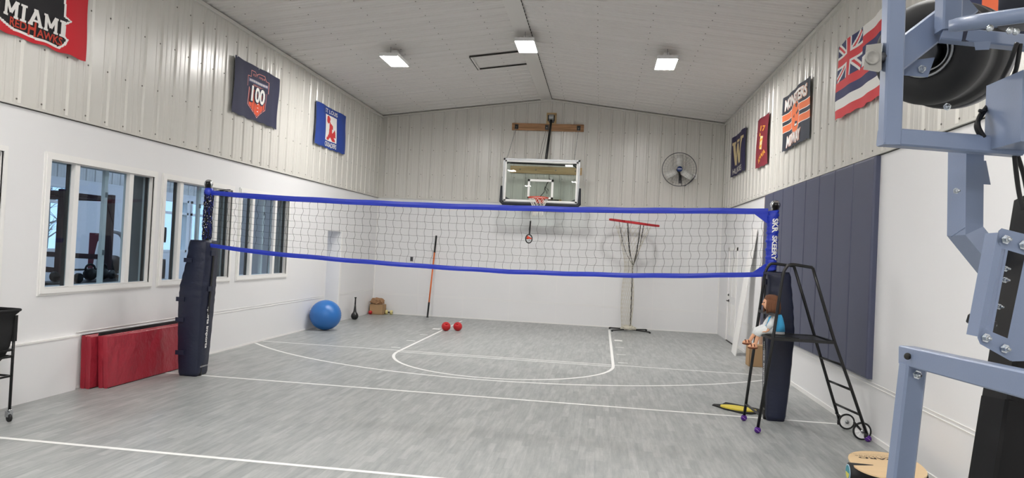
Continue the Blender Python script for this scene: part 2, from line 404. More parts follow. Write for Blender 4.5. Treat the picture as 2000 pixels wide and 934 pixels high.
struct(mb.build('trim_16'))
mb = MB(); mb.box((0, -.02, 0), (.02, 0, H-.03), M_trim); mb.box((W-.02, -.02, 0), (W, 0, H-.03), M_trim); struct(mb.build('trim_17'))
strip('baseboard_right', (W-.014, YR, 0), (W, -2.16, .055)); strip('baseboard_left', (0, -10.2, 0), (.008, DL[0], .03)); strip('baseboard_back', (0, -.008, 0), (W, 0, .025))
# thicker lower liner by the ball cart
mb = MB(); mb.box((0, YR, 0), (.05, -10.22, .60), M_white); mb.box((0, YR, .60), (.058, -10.215, .618), M_trim); struct(mb.build('trim_18'))

# court lines
LWD = .048
def line(pts, wd=LWD):
    mb = MB(); L_, R_ = [], []
    for i, p in enumerate(pts):
        a = V(pts[max(i-1, 0)]+(0,)); b = V(pts[min(i+1, len(pts)-1)]+(0,)); t = (b-a).normalized(); n = V((-t.y, t.x, 0))*wd/2
        q = V(p+(0,)); L_.append(q+n); R_.append(q-n)
    vs = [(a.x, a.y, .0018) for a in L_]+[(a.x, a.y, .0018) for a in R_]; n = len(pts)
    mb.add(vs, [(i, i+1, n+i+1, n+i) for i in range(n-1)], M_line)
    return mb.build('court_line', floor)
line([(.02, -5.87), (W-.02, -5.87)], .04); line([(.02, -8.99), (W-.02, -8.99)]); line([(.1, -12.0), (W-.02, -12.0)])
KX = 4.305
line([(KX-1.78, -6.02), (KX+1.78, -6.02)], .04)
line([(KX-1.80, -.6), (KX-1.80, -5.97)]+[(KX-1.80*math.cos(a*PI/60), -5.97-1.80*math.sin(a*PI/60)) for a in range(1, 60)]+[(KX+1.80, -5.97), (KX+1.80, -.6)])
cx3, cy3, r3 = 4.305, -1.9, 6.02
a0 = math.acos(4.28/r3); line([(cx3-r3*math.cos(a), cy3-r3*math.sin(a)) for a in [a0+(PI-2*a0)*i/80 for i in range(81)]])
for sgn in (-1, 1):
    for y, wd in ((-2.57, .2), (-3.65, .045), (-4.62, .045), (-5.57, .045)):
        line([(KX+sgn*1.885, y), (KX+sgn*2.05, y)], wd)

# windows in the left wall
for i, (ya, yb, m1, m2) in enumerate(WIN):
    wn = bpy.data.objects.new('window_%d' % (i+1), None); COL.objects.link(wn); wn.location = (0, (ya+yb)/2, WZ0); wn['kind'] = 'structure'
    mb = MB(); e = .075 if i != 3 else .055
    for q, t in ((e, .014), (e-.02, .026)):
        mb.box((0, ya-q, WZ0-q), (t, yb+q, WZ0), M_trim); mb.box((0, ya-q, WZ1), (t, yb+q, WZ1+q), M_trim)
        mb.box((0, ya-q, WZ0), (t, ya, WZ1), M_trim); mb.box((0, yb, WZ0), (t, yb+q, WZ1), M_trim)
    mb.build('casing', wn)
    mb = MB()
    for a, b in (((-.18, ya, WZ0), (0, ya+.012, WZ1)), ((-.18, yb-.012, WZ0), (0, yb, WZ1)), ((-.18, ya, WZ1-.012), (0, yb, WZ1)), ((-.18, ya, WZ0), (0.004, yb, WZ0+.012))): mb.box(a, b, M_trim)
    mb.build('window_frame', wn)
    for q in (m1, m2): MB().box((-.075, q-.036, WZ0+.012), (.004, q+.036, WZ1-.012), M_trim).build('mullion', wn)
    ed = [ya+.012, m1-.036, m1+.036, m2-.036, m2+.036, yb-.012]
    for q in range(3): MB().box((-.05, ed[2*q], WZ0+.012), (-.045, ed[2*q+1], WZ1-.012), M_glass).build('pane', wn)
    mb = MB()
    for q in (m1-.045, yb-.02, m2+.045): mb.box((-.09, q-.009, WZ0+.012), (-.055, q+.009, WZ1-.012), M_blk)
    mb.build('weather_seal', wn)
    o = MB().box((-.13, m2+.04, WZ0+.012), (-.127, yb-.015, WZ1-.012), M_screen).build('insect_screen', wn)
    yc = (m1+m2)/2+.12; sb = MB().box((-.12, yc-.028, WZ0+.012), (-.08, yc+.028, WZ1-.012), M_trim).build('sash_rail', wn)
    for z in (WZ0+.35, WZ1-.33): MB().box((-.08, yc-.012, z), (-.062, yc+.012, z+.06), M_alu).build('latch', sb)

# doorway on the left and the door on the right
mb = MB()
for y0, y1 in ((DL[0]-.0, DL[0]+.015), (DL[1]-.015, DL[1])): mb.box((-.36, y0, 0), (.004, y1, DL[2]), M_trim)
mb.box((-.36, DL[0], DL[2]-.015), (.004, DL[1], DL[2]), M_trim); mb.box((0, DL[1], 0), (.012, DL[1]+.07, DL[2]+.0), M_trim)
struct(mb.build('door_1'))
d2 = bpy.data.objects.new('door_2', None); COL.objects.link(d2); d2.location = (W, -1.65, 0); d2['kind'] = 'structure'
mb = MB()
for a, b in (((W-.012, -2.16, 0), (W+.1, -2.09, 2.09)), ((W-.012, -1.21, 0), (W+.1, -1.14, 2.09)), ((W-.012, -2.16, 2.02), (W+.1, -1.14, 2.09))): mb.box(a, b, M_trim)
mb.build('door_frame', d2)
mb = MB(); mb.box((W+.01, -2.085, .015), (W+.05, -1.215, 2.015), M_white)
for z0, z1 in ((.15, .85), (1.0, 1.85)):
    for y0, y1 in ((-1.98, -1.70), (-1.60, -1.32)): mb.box((W+.004, y0, z0), (W+.012, y1, z1), M_trim)
mb.build('door_leaf', d2)
mb = MB(); mb.lathe([(.03, 0), (.03, .012), (.012, .016), (.012, .05)], (W+.01, -1.30, .90), (-1, 0, 0), M_black, 14); mb.box((W-.05, -1.42, .89), (W-.03, -1.29, .912), M_black); mb.build('door_handle', d2)
MB().lathe([(.03, 0), (.03, .014), (.014, .018), (.014, .03)], (W+.01, -1.30, 1.03), (-1, 0, 0), M_black, 14).build('deadbolt', d2)
MB().box((W-.014, -2.09, 0), (W+.09, -1.21, .013), M_gap).build('threshold', d2)

# hall behind the doorway and the weight room behind the windows (seen through the openings)
hall = MB(); hall.box((-1.9, .9, 0), (-.36, 1.0, 2.6), M_white); hall.box((-2.0, -3.8, 0), (-1.9, 1.0, 2.6), M_white); hall.box((-2, -3.8, 2.5), (-.19, 1.0, 2.6), M_white); hall.box((-1.9, -3.9, 0), (-.2, -3.8, 2.6), M_white)
struct(hall.build('wall_hall'))
sbox('floor_hall', (-2, -3.9, -.1), (-.2, 1.0, -.002), M_floorw)
sbox('floor_weight_room', (-7.2, -13, -.1), (-.2, 7.2, -.004), M_floorw)
mb = MB(); XW = (-2.9, -1.95, 1.25, 2.85); cells(mb, 'x', -7.2, -7.0, -13, 7.2, 0, 4.3, [XW, (1.2, 2.6, 1.25, 2.85), (2.75, 4.2, 1.25, 2.85), (-12, -9, 1.0, 2.8), (-7.5, -5, 1.0, 2.8)], M_white)
wrw = struct(mb.build('wall_weight_room'))
b0 = sheet_mesh(lambda u, h, z: (-6.996+h, -u+7, z), lambda u: 3.03, lambda u: 4.2, M_metal).build('metal_sheet', wrw)
for k in range(1, 20):
    c = b0.copy(); COL.objects.link(c); c.location.y -= .9144*k
mb = MB(); mb.box((-7, 7, 0), (-.18, 7.2, 4.3), M_white); mb.box((-7, -13.2, 0), (-.18, -13, 4.3), M_white); struct(mb.build('wall_weight_room_end'))
sbox('ceiling_weight_room', (-7.2, -13.2, 4.2), (-.18, 7.2, 4.4), M_white)
for i, h in enumerate([XW, (1.2, 2.6, 1.25, 2.85), (2.75, 4.2, 1.25, 2.85), (-12, -9, 1.0, 2.8), (-7.5, -5, 1.0, 2.8)]):
    wn = bpy.data.objects.new('window_%d' % (i+5), None); COL.objects.link(wn); wn.location = (-7.1, h[0], h[2]); wn['kind'] = 'structure'
    mb = MB(); q = .07
    for a, b in (((h[0], h[2]), (h[0]+q, h[3])), ((h[1]-q, h[2]), (h[1], h[3])), ((h[0], h[2]), (h[1], h[2]+q)), ((h[0], h[3]-q), (h[1], h[3])), ((h[0], h[2]+1.15), (h[1], h[2]+1.22))):
        mb.box((-7.14, a[0], a[1]), (-6.97, b[0], b[1]), M_trim)
    mb.build('window_frame', wn); MB().box((-7.1, h[0]+q, h[2]+q), (-7.095, h[1]-q, h[3]-q), M_glass).build('pane', wn)
sbox('ground', (-40, -30, -.4), (-7.2, 30, -.12), mat('winter grass', '7d7b66', .9, var=.2))

t = thing('hall_fill_light', (-1.0, -1.2, 2.5), 'unseen lamp panel added to brighten the hallway behind the open doorway', 'light')  # lamp panel added out of view to brighten the closed-in hallway
MB().box((-1.3, -2.2, 2.46), (-.7, -.4, 2.5), M_wht).build('housing', t); MB().box((-1.27, -2.17, 2.445), (-.73, -.43, 2.46), mat('hall fill lens', 'dce6ff', .4, emit=14)).build('lens', t)

# ceiling hatch
t = thing('ceiling_hatch', (3.7, -3.78, roof(3.7)-.03), 'rectangular attic hatch outline in the corrugated ceiling beside the ridge', 'hatch')
mb = MB()
def slab(mb, x0, x1, y0, y1, d0, d1, m): mb.prism([(x0, roof(x0)-d0), (x1, roof(x1)-d0), (x1, roof(x1)-d1), (x0, roof(x0)-d1)], y0, y1, lambda u, v, t: (u, t, v), m)
slab(mb, 3.13, 4.14, -4.24, -4.205, .034, .006, M_ceil); slab(mb, 3.13, 4.14, -3.335, -3.30, .034, .006, M_ceil); slab(mb, 3.13, 3.165, -4.24, -3.30, .034, .006, M_ceil)
mb.build('hatch_frame', t)
mb = MB(); slab(mb, 3.125, 4.14, -4.245, -4.225, .037, .006, M_gap); slab(mb, 3.115, 3.13, -4.245, -3.30, .037, .006, M_gap); slab(mb, 3.165, 4.14, -3.338, -3.33, .036, .006, M_gap); mb.build('shadow_gap', t)  # dark strips over the frame edges, painting the gap lines and their shadow

# ================================================================ LAMPS
def lamp_fixture(x, y, lab, grp=None):
    zt = roof(x)-.03; t = thing('ceiling_light', (x, y, zt), lab, 'light', grp)
    MB().box((x-.05, y-.06, zt-.06), (x+.05, y+.06, zt), M_wht).build('junction_box', t)
    mb = MB()
    for dy in (-.25, .25): mb.tube([(x, y+dy, zt), (x, y+dy, zt-.13)], .006, M_zinc, 6)
    mb.build('hanger', t)
    mb = MB(); mb.box((x-.17, y-.35, zt-.17), (x+.17, y+.35, zt-.135), M_wht)
    for k in range(5): mb.box((x-.15+.07*k, y-.33, zt-.135), (x-.13+.07*k, y+.33, zt-.12), M_wht)
    for a, b in (((x-.175, y-.35), (x-.168, y+.35)), ((x+.168, y-.35), (x+.175, y+.35)), ((x-.175, y-.355), (x+.175, y-.348)), ((x-.175, y+.348), (x+.175, y+.355))): mb.box((a[0], a[1], zt-.198), (b[0], b[1], zt-.135), M_wht)  # rim added below the lenses to cut side light onto the walls
    mb.build('housing', t)
    for k in range(3):
        c = x-.108+.108*k; MB().box((c-.05, y-.335, zt-.176), (c+.05, y+.335, zt-.1705), M_lamp).build('lens', t)
for x, lab in ((1.9, 'white bay light next to the attic hatch, hung from the slope'), (4.33, 'white bay light hanging under the ridge'), (6.8, 'white bay light on the plain slope of the ceiling, away from the hatch')):
    lamp_fixture(x, -5.1, lab)
for y in (-13.8, -20.3):  # unseen lamp rows; the rear one is added to light the machine's near faces
    for x in (1.9, 4.33, 6.8): lamp_fixture(x, y, 'unseen white bay light, placed to light the near end of the gym', 'unseen bay lights placed for the near end')
for (x, y) in ((-3.6, -8), (-3.6, -2), (-3.6, 4)):  # unseen strip lights, made strong so the weight room reads bright
    t = thing('strip_light', (x, y, 4.2), 'unseen strip light on the weight room ceiling, strong to brighten the room', 'light', 'unseen weight room lights')
    MB().box((x-.1, y-.6, 4.12), (x+.1, y+.6, 4.2), M_wht).build('housing', t)
    MB().box((x-.08, y-.58, 4.1), (x+.08, y+.58, 4.12), mat('weight room lamp lens', 'dfe9ff', .4, emit=150)).build('lens', t)

# ================================================================ FLAGS
def wave(u, v, ph): return .012*math.sin(u*5.3+ph)+.007*math.sin(u*13+v*3+ph*2)+.006*math.sin(v*6.1-ph)
class Flag:
    def __init__(s, side, yfar, ynear, z0, z1, ph, grid=.0085, sag=.0, sk=0):
        s.side = side; s.w = yfar-ynear; s.h = z1-z0; s.yf, s.yn, s.z0 = yfar, ynear, z0; s.ph = ph; s.mb = MB(); s.top = MB(); s.g = grid; s.sag = sag; s.shapes = []; s.sk = sk
    def P(s, u, v, k=0):
        o = .052+wave(u, v, s.ph)+k*.006
        edge = .008*math.sin(u*2*PI/.3048)*max(0, 1-v/.12)
        z = s.z0+v+edge - s.sag*(1-(2*u/s.w-1)**2)*v/s.h
        uu = u+s.sk*(v/s.h-.5)+.01*math.sin(v*7+s.ph)*(1 if u > s.w*.5 else -1)*abs(2*u/s.w-1)
        return (o, s.yn+uu, z) if s.side == 'L' else (W-o, s.yf-uu, z)
    def fill(s, base, layers):
        nx, ny = int(s.w/s.g), int(s.h/s.g)
        U = (np.arange(nx)+.5)/nx*s.w; Vv = (np.arange(ny)+.5)/ny*s.h; uu, vv = np.meshgrid(U, Vv)
        idx = np.full(uu.shape, s.mb.mi(base))
        for poly, m in layers:
            c = np.zeros(uu.shape, bool); n = len(poly)
            for i in range(n):
                x1, y1 = poly[i]; x2, y2 = poly[(i+1) % n]
                if y1 == y2: continue
                hit = ((y1 > vv) != (y2 > vv)) & (uu < (x2-x1)*(vv-y1)/(y2-y1)+x1); c ^= hit
            idx[c] = s.mb.mi(m)
        vs = [s.P(i/nx*s.w, j/ny*s.h) for j in range(ny+1) for i in range(nx+1)]
        s.mb.v = vs
        for j in range(ny):
            for i in range(nx):
                a = j*(nx+1)+i; s.mb.f.append((a, a+1, a+nx+2, a+nx+1)); s.mb.m.append(int(idx[j, i])); s.mb.s.append(True)
    def text(s, t, c, k=1, **kw): put_text(s.top, t, lambda a, b: s.P(a, b, k), c, **kw)
    def stroke(s, a, b, th, m, k=1, n=6):
        a = np.array(a, float); b = np.array(b, float); d = (b-a)/np.linalg.norm(b-a); q = np.array([-d[1], d[0]])*th/2
        vs = []
        for i in range(n+1):
            p = a+(b-a)*i/n; vs += [s.P(*(p+q), k), s.P(*(p-q), k)]
        s.top.add(vs, [(2*i, 2*i+1, 2*i+3, 2*i+2) for i in range(n)], m)
    def done(s, label):
        t = thing('wall_flag', s.P(s.w/2, s.h/2), label, 'flag')
        s.mb.build('cloth', t)
        if s.top.v: s.top.build('print', t)
        mb = MB()
        for u in (.03, s.w/2, s.w-.03):
            p = s.P(u, s.h-.02, 2); mb.lathe([(.012, 0), (.012, .004)], p, (1 if s.side == 'L' else -1, 0, 0), M_alu, 10)
            mb.tube([p, (0.004 if s.side == 'L' else W-.004, p[1], p[2]+.004)], .003, M_zinc, 5)
        mb.build('grommets', t)
        return t
c_red, c_white, c_blk = F('c8232f'), F('e9e7e4'), F('1d1c20')
# Miami
f = Flag('L', -10.36, -11.90, 3.67, 4.60, 1.0)
f.fill(c_red, [
    ([(.52, .62), (.42, .34), (.36, .29), (.40, .24), (.38, .20), (.42, .10), (.62, .045), (1.16, .03), (1.24, .09), (1.27, .16), (1.23, .17), (1.22, .30), (1.30, .36), (1.22, .39), (1.19, .90), (.6, .90)], c_white),
    ([(.55, .60), (.45, .33), (.40, .29), (.43, .24), (.405, .205), (.44, .12), (.63, .07), (1.15, .055), (1.21, .10), (1.24, .145), (1.20, .165), (1.195, .31), (1.265, .355), (1.195, .375), (1.165, .88), (.62, .88)], c_blk),
    ([(.98, .52), (.72, .62), (.66, .8), (.98, .88)], c_red), ([(1.09, .62), (1.04, .88), (1.11, .88)], F('d86a33'))])
def slab_letter(f, ch, x, w, v0, v1, m, th):
    S = lambda a, b, t=th: f.stroke((x+a[0]*w, v0+a[1]*(v1-v0)), (x+b[0]*w, v0+b[1]*(v1-v0)), t, m, 2)
    if ch == 'M':
        S((.12, 0), (.12, 1)); S((.88, 0), (.88, 1)); S((.12, 1), (.5, .25)); S((.88, 1), (.5, .25))
        for c in (.12, .88): S((c-.17, .04), (c+.17, .04), th*.6)
        S((-.05, .96), (.2, .96), th*.6); S((.8, .96), (1.05, .96), th*.6)
    if ch == 'I':
        S((.5, 0), (.5, 1)); S((.0, .04), (1, .04), th*.6); S((0, .96), (1, .96), th*.6)
    if ch == 'A':
        S((.1, 0), (.5, 1)); S((.9, 0), (.5, 1)); S((.25, .3), (.75, .3), th*.6); S((-.05, .04), (.3, .04), th*.6); S((.7, .04), (1.05, .04), th*.6); S((.3, .96), (.62, .96), th*.6)
x = .475
for ch, wd in (('M', .17), ('I', .07), ('A', .15), ('M', .17), ('I', .07)):
    slab_letter(f, ch, x, wd, .165, .325, c_white, .036); x += wd+.026
f.text('RED', (.66, .125), w=.20, h=.085, m=F('c0402f'), bold=.02); f.text('H', (.815, .13), w=.085, h=.145, m=F('c0402f'), bold=.03); f.text('AWKS', (1.03, .11), w=.32, h=.085, m=F('c0402f'), bold=.02)
f.done('red flag with a black and white MIAMI REDHAWKS emblem')
# hundred years banner
f = Flag('L', -5.82, -7.32, 3.74, 4.63, 2.2)
n1, o1 = F('20233f'), F('d9532f')
def sh(p, s_, c=(.76, .44)): return [(c[0]+(a-c[0])*s_, c[1]+(b-c[1])*s_) for a, b in p]
shield = [(.44, .69), (.53, .69), (.53, .80), (.66, .80), (.70, .76), (.80, .80), (.94, .80), (.99, .72), (1.08, .72), (1.08, .52), (1.03, .52), (1.03, .23), (.82, .10), (.76, .05), (.70, .10), (.49, .23), (.49, .52), (.44, .52)]
f.fill(n1, [(shield, F('d98a80')), (sh(shield, .965), n1), ([(.52, .24), (.52, .50), (1.0, .50), (1.0, .24), (.76, .08)], o1)]
       + [([(x, .10), (x+.012, .10), (x+.012, .5), (x, .5)], n1) for x in (.585, .665, .86, .94)] + [([(.47, .60), (1.05, .60), (1.05, .66), (.47, .66)], F('5a5d80'))])
f.text('100', (.76, .425), w=.47, h=.30, m=n1, bold=.09, k=1); f.text('100', (.76, .425), w=.42, h=.255, m=c_white, bold=.03, k=2)
for k in range(16): f.stroke((.50+.034*k, .612), (.50+.034*k, .645), .018, c_white, 1, 1)
for k in range(5): f.stroke((.76-.02, .16+.03*k), (.78, .16+.03*k), .012, o1 if k % 2 else c_white, 2, 1)
f.text('EST 1924', (.76, .73), w=.36, h=.035, m=F('d98a80')); f.text('MEMORIAL', (.76, .565), w=.34, h=.03, m=F('d98a80'))
f.done('navy banner with an orange striped shield bearing the number 100')
# St Louis banner: plain generic red player stand-in
f = Flag('L', -2.62, -4.24, 3.75, 4.61, .4)
b1 = F('23408f'); r1 = F('c93a3c')
f.fill(b1, [([(.50, .16), (1.12, .16), (1.12, .70), (.50, .70)], c_white),
    ([(.60, .56), (.68, .52), (.76, .56), (.78, .64), (.70, .69), (.62, .67)], r1), ([(.74, .56), (.79, .56), (.80, .48), (.75, .47)], r1),
    ([(.74, .50), (.82, .54), (.90, .50), (.90, .43), (.80, .41), (.74, .43)], r1), ([(.74, .44), (.87, .42), (.88, .26), (.72, .26)], r1),
    ([(.85, .32), (.96, .40), (1.0, .44), (1.04, .38), (1.06, .26), (.88, .26)], r1), ([(.70, .30), (.90, .30), (1.02, .22), (1.04, .18), (.90, .18), (.80, .25), (.72, .18), (.58, .18), (.60, .24), (.66, .24)], r1)])
f.text('ST LOUIS', (.80, .775), w=.66, h=.085, m=c_white, bold=.01); f.text('CRUSADERS', (.80, .085), w=.62, h=.10, m=c_white, bold=.02)
f.done('royal blue banner reading ST LOUIS with a red figure on a white panel')
# W flag
f = Flag('R', -1.22, -2.70, 3.68, 4.58, 1.7)
f.fill(F('2a2548'), []); gold = F('c9b68c')
for a, b in (((.30, .74), (.50, .24)), ((.50, .24), (.72, .66)), ((.72, .66), (.94, .24)), ((.94, .24), (1.18, .74))): f.stroke(a, b, .15, gold, 1, 5)
for x in (.30, .72, 1.18): f.stroke((x-.14, .73), (x+.14, .73), .06, gold, 1, 4)
f.text('HUSKIES', (.74, .10), w=.98, h=.12, m=F('d8d3cb'), bold=.01)
f.done('dark purple flag with a large gold W, nearest the back corner')
# maroon flag
f = Flag('R', -3.80, -4.62, 3.56, 4.48, .9)
f.fill(F('7c2230'), []); gy = F('e8a53c')
f.text('17', (.44, .70), w=.26, h=.10, m=gy, bold=.03, rot=-.15)
f.stroke((.28, .62), (.34, .58), .06, gy, 1, 2)
f.stroke((.42, .56), (.38, .32), .13, F('eed9a0'), 1, 4); f.stroke((.36, .48), (.48, .50), .04, gy, 2, 2); f.stroke((.33, .36), (.45, .38), .04, gy, 2, 2)
f.text('IOWA', (.42, .19), w=.44, h=.09, m=gy, bold=.03, rot=.35)
f.done('narrow maroon flag with gold lettering, second from the back corner')
# monsters flag
f = Flag('R', -5.66, -7.09, 3.60, 4.49, 2.9)
nv, og = F('161f30'), F('d96b38')
band = lambda v0, v1: [(0, v0), (1.43, v0), (1.43, v1), (0, v1)]
head = [(.50, .36), (.55, .26), (.66, .20), (.80, .21), (.90, .30), (.96, .44), (.94, .58), (.86, .66), (.74, .69), (.62, .66), (.54, .60), (.50, .50)]
hs = lambda k: [(.73+(a-.73)*k, .44+(b-.44)*k) for a, b in head]
f.fill(nv, [(band(.30, .60), c_white), (band(.31, .41), og), (band(.42, .48), nv), (band(.49, .59), og), (hs(1.08), c_white), (hs(1.03), nv), (hs(.98), og),
    ([(.70, .66), (.86, .62), (.80, .57), (.72, .60)], nv), ([(.74, .50), (.92, .53), (.92, .49), (.76, .47)], nv), ([(.66, .30), (.80, .30), (.84, .36), (.70, .38)], nv), ([(.68, .31), (.79, .31), (.80, .33), (.69, .34)], c_white), ([(.60, .46), (.66, .50), (.66, .44)], nv)])
f.text('MONSTERS', (.71, .735), w=1.20, h=.19, m=F('e9b8a0'), bold=.05, k=1); f.text('MONSTERS', (.71, .735), w=1.16, h=.17, m=c_white, bold=.03, k=2)
f.text('MIDWAY', (.66, .13), w=.86, h=.19, m=F('e9b8a0'), bold=.05, k=1); f.text('MIDWAY', (.66, .13), w=.83, h=.17, m=c_white, bold=.03, k=2)
f.done('navy and orange striped MONSTERS flag with a bear head')
# Hawaii
f = Flag('R', -8.24, -9.78, 3.62, 4.55, .2, grid=.0075)
hb, hr = F('232a5c'), F('d2343c'); Hh = f.h; L = []
cols = [hr, hb, c_white, hr, hb, c_white, hr, c_white]
for k in range(8): L.append(([(0, Hh*k/8), (2, Hh*k/8), (2, Hh*(k+1)/8), (0, Hh*(k+1)/8)], [hr, c_white, hb, hr, hb, hr, c_white, hb][k] if 0 else [hr, c_white, hb, hr, c_white, hb, hr, c_white][k]))
cw, c0 = .77, Hh*.5; ch = Hh*.5
L.append(([(0, c0), (cw, c0), (cw, Hh), (0, Hh)], hb))
def dg(a, b, t, m):
    a, b = np.array(a), np.array(b); d = (b-a)/np.linalg.norm(b-a); q = np.array([-d[1], d[0]])*t/2
    L.append(([tuple(a+q), tuple(b+q), tuple(b-q), tuple(a-q)], m))
for t_, m_ in ((.095, c_white), (.035, hr)):
    dg((0.03, c0+.02), (cw-.03, Hh-.02), t_, m_); dg((.03, Hh-.02), (cw-.03, c0+.02), t_, m_)
for t_, m_ in ((.16, c_white), (.095, hr)):
    dg((cw/2, c0), (cw/2, Hh), t_, m_); dg((0, c0+ch/2), (cw, c0+ch/2), t_, m_)
f.fill(c_white, L); f.done('striped red, white and blue flag with a union jack canton')
# orange and navy flag behind the machine
f = Flag('R', -11.15, -12.6, 3.70, 4.62, 1.3)
f.fill(F('e06a43'), [([(0, 0), (.40, 0), (.40, 1), (0, 1)], F('262c50'))])
f.text('ILLINI', (.17, .46), w=.84, h=.16, m=c_white, bold=.06, k=1, rot=-PI/2); f.text('ILLINI', (.17, .46), w=.82, h=.13, m=F('e06a43'), bold=.02, k=2, rot=-PI/2)
f.done('orange flag with a navy lettered edge, high behind the ball machine')

# ================================================================ NAVY WALL PADS
t = thing('wall_padding', (W-.03, -7.13, 0.62), 'row of tall navy wall pads below the corrugated steel', 'wall padding')
n = 8; ya, yb = -9.57, -4.66; wd = (yb-ya)/n
base = None
for k in range(n):
    y0 = yb-wd*(k+1); y1 = y0+wd
    mb = MB(); e = .012; b = .02
    ring = lambda x_, i: [(x_, y0+i, .62+i), (x_, y1-i, .62+i), (x_, y1-i, 2.99-i), (x_, y0+i, 2.99-i)]
    mb.loft([ring(W-.001, .001), ring(W-.045, .001), ring(W-.06, .010), ring(W-.064, .03)], M_navy2, False)
    mb.build('pad_panel', t)
MB().box((W-.05, -4.66, .10), (W, -4.60, 2.99), M_wood3).build('wood_strip', t)['label'] = 'raw wooden edge strip'

# ================================================================ BASKETBALL GOAL
gx, gy = 4.335, -1.08
t = thing('basketball_goal', (gx, 0, 2.9), 'glass basketball backboard with orange rim hung from the back wall', 'basketball hoop')
def ybox(mb, x0, x1, z0, z1, y0, y1, m): return mb.box((x0, y0, z0), (x1, y1, z1), m)
b0 = ybox(MB(), 3.44, 5.26, 4.855, 5.035, -.06, -.02, M_wood).build('mounting_board', t)
ybox(MB(), 4.31, 4.56, 5.035, 5.315, -.06, -.02, M_wood2).build('mounting_board', t)
ybox(MB(), 3.45, 5.26, 3.765, 3.945, -.06, -.02, M_wood2).build('mounting_board', t)
ybox(MB(), 4.15, 4.78, 2.84, 3.13, -.06, -.02, M_wood2).build('mounting_board', t)
mb = MB()
for x in (3.56, 4.33, 5.13): ybox(mb, x-.045, x+.045, 4.88, 5.0, -.075, -.06, M_black); mb.tube([(x, -.075, 4.94), (x, -.12, 4.92)], .014, M_zinc, 8)
ybox(mb, 4.34, 4.52, 5.10, 5.25, -.075, -.06, M_black)
for x in (3.7, 4.1, 4.6, 5.1): mb.lathe([(.018, 0), (.012, .012)], (x, -.06, 3.86), (0, -1, 0), M_zinc, 8)
mb.build('mounting_plate', t)
mb = MB(); mb.lathe([(.065, -.06), (.07, -.05), (.07, .05), (.065, .06)], (4.44, -.17, 5.18), (1, 0, 0), M_alu, 18); ybox(mb, 4.38, 4.50, 5.06, 5.20, -.14, -.07, M_dgrey); mb.build('winch', t)
MB().tube([(4.44, -.17, 5.10), (4.42, gy+.10, 3.94)], .032, M_black, 10).build('strut', t)
mb = MB(); mb.tube([(3.55, gy+.10, 3.90), (5.1, gy+.10, 3.88), (5.19, gy+.08, 3.80), (5.20, gy+.06, 3.62)], .022, M_black, 8); mb.build('crossbar', t)
mb = MB()
for x in (3.50, 5.17):
    s_ = 1 if x < 4 else -1
    mb.prism([(x-.05*s_, 3.96), (x+.16*s_, 3.96), (x+.16*s_, 3.93), (x-.0*s_, 3.86), (x-.05*s_, 3.84)], gy+.03, gy+.06, lambda u, v, q: (u, q, v), M_dgrey)
    mb.prism([(x-.05*s_, 2.98), (x+.20*s_, 2.98), (x-.05*s_, 3.10)], gy+.03, gy+.06, lambda u, v, q: (u, q, v), M_dgrey)
mb.build('corner_bracket', t)
mb = MB(); mb.tube([(4.25, -.06, 2.98), (4.1, gy+.05, 3.0)], .022, M_black, 8); mb.tube([(4.60, -.06, 2.98), (4.6, gy+.05, 3.0)], .022, M_black, 8)
ybox(mb, 4.25, 4.72, 3.00, 3.12, -.11, -.06, M_black); ybox(mb, 4.62, 4.72, 2.86, 3.12, -.12, -.06, M_black); mb.build('lower_mount', t)
x0, x1, z0, z1 = gx-.915, gx+.915, 2.93, 3.995
mb = MB()
for a in ((x0, x0+.045, z0, z1), (x1-.045, x1, z0, z1), (x0, x1, z0, z0+.045), (x0, x1, z1-.045, z1)): ybox(mb, *a, gy-.02, gy+.04, M_alu)
fr = mb.build('frame', t)
gl = ybox(MB(), x0+.04, x1-.04, z0+.04, z1-.04, gy-.008, gy+.004, M_clear).build('glass_panel', t)
mb = MB(); wl = M_line
for a in ((x0+.045, x0+.085, z0+.045, z1-.045), (x1-.085, x1-.045, z0+.045, z1-.045), (x0+.045, x1-.045, z0+.045, z0+.085), (x0+.045, x1-.045, z1-.085, z1-.045),
          (gx-.305, gx-.255, z0+.12, z0+.58), (gx+.255, gx+.305, z0+.12, z0+.58), (gx-.305, gx+.305, z0+.53, z0+.58), (gx-.305, gx+.305, z0+.12, z0+.165)): ybox(mb, *a, gy-.012, gy-.0085, wl)
mb.build('board_marking', gl)
mb = MB(); M_pad = mat('charcoal edge padding', '24272f', .6)
mb.tube([(x0-.015, gy, z0+.40), (x0-.015, gy, z0+.02), (x0+.02, gy, z0-.015), (x1-.02, gy, z0-.015), (x1+.015, gy, z0+.02), (x1+.015, gy, z0+.40)], [.03, .045, .045, .045, .045, .03], M_pad, 10)
mb.build('edge_padding', t)
rc = V((gx-.0, gy-.39, 3.05)); M_rim = mat('orange rim paint', 'd6472c', .4)
mb = MB(); mb.tube([(rc.x+.229*math.cos(a), rc.y+.229*math.sin(a), rc.z) for a in [2*PI*k/32 for k in range(32)]], .011, M_rim, 8, closed=True)
mb.prism([(-.09, 0), (.09, 0), (.05, -.16), (-.05, -.16)], 3.035, 3.045, lambda u, v, q: (rc.x+u, gy-.02+v*.9, q), M_rim)
ybox(mb, gx-.10, gx+.10, 2.93, 3.06, gy-.035, gy-.02, M_rim)
for s_ in (-1, 1): mb.tube([(gx+.07*s_, gy-.03, 2.95), (gx+.06*s_, gy-.2, 3.04)], .009, M_rim, 6)
for k in range(12):
    a = 2*PI*k/12; mb.tube([(rc.x+.229*math.cos(a+d), rc.y+.229*math.sin(a+d), rc.z-h) for d, h in ((-.06, .008), (-.03, .028), (.03, .028), (.06, .008))], .004, M_rim, 5)
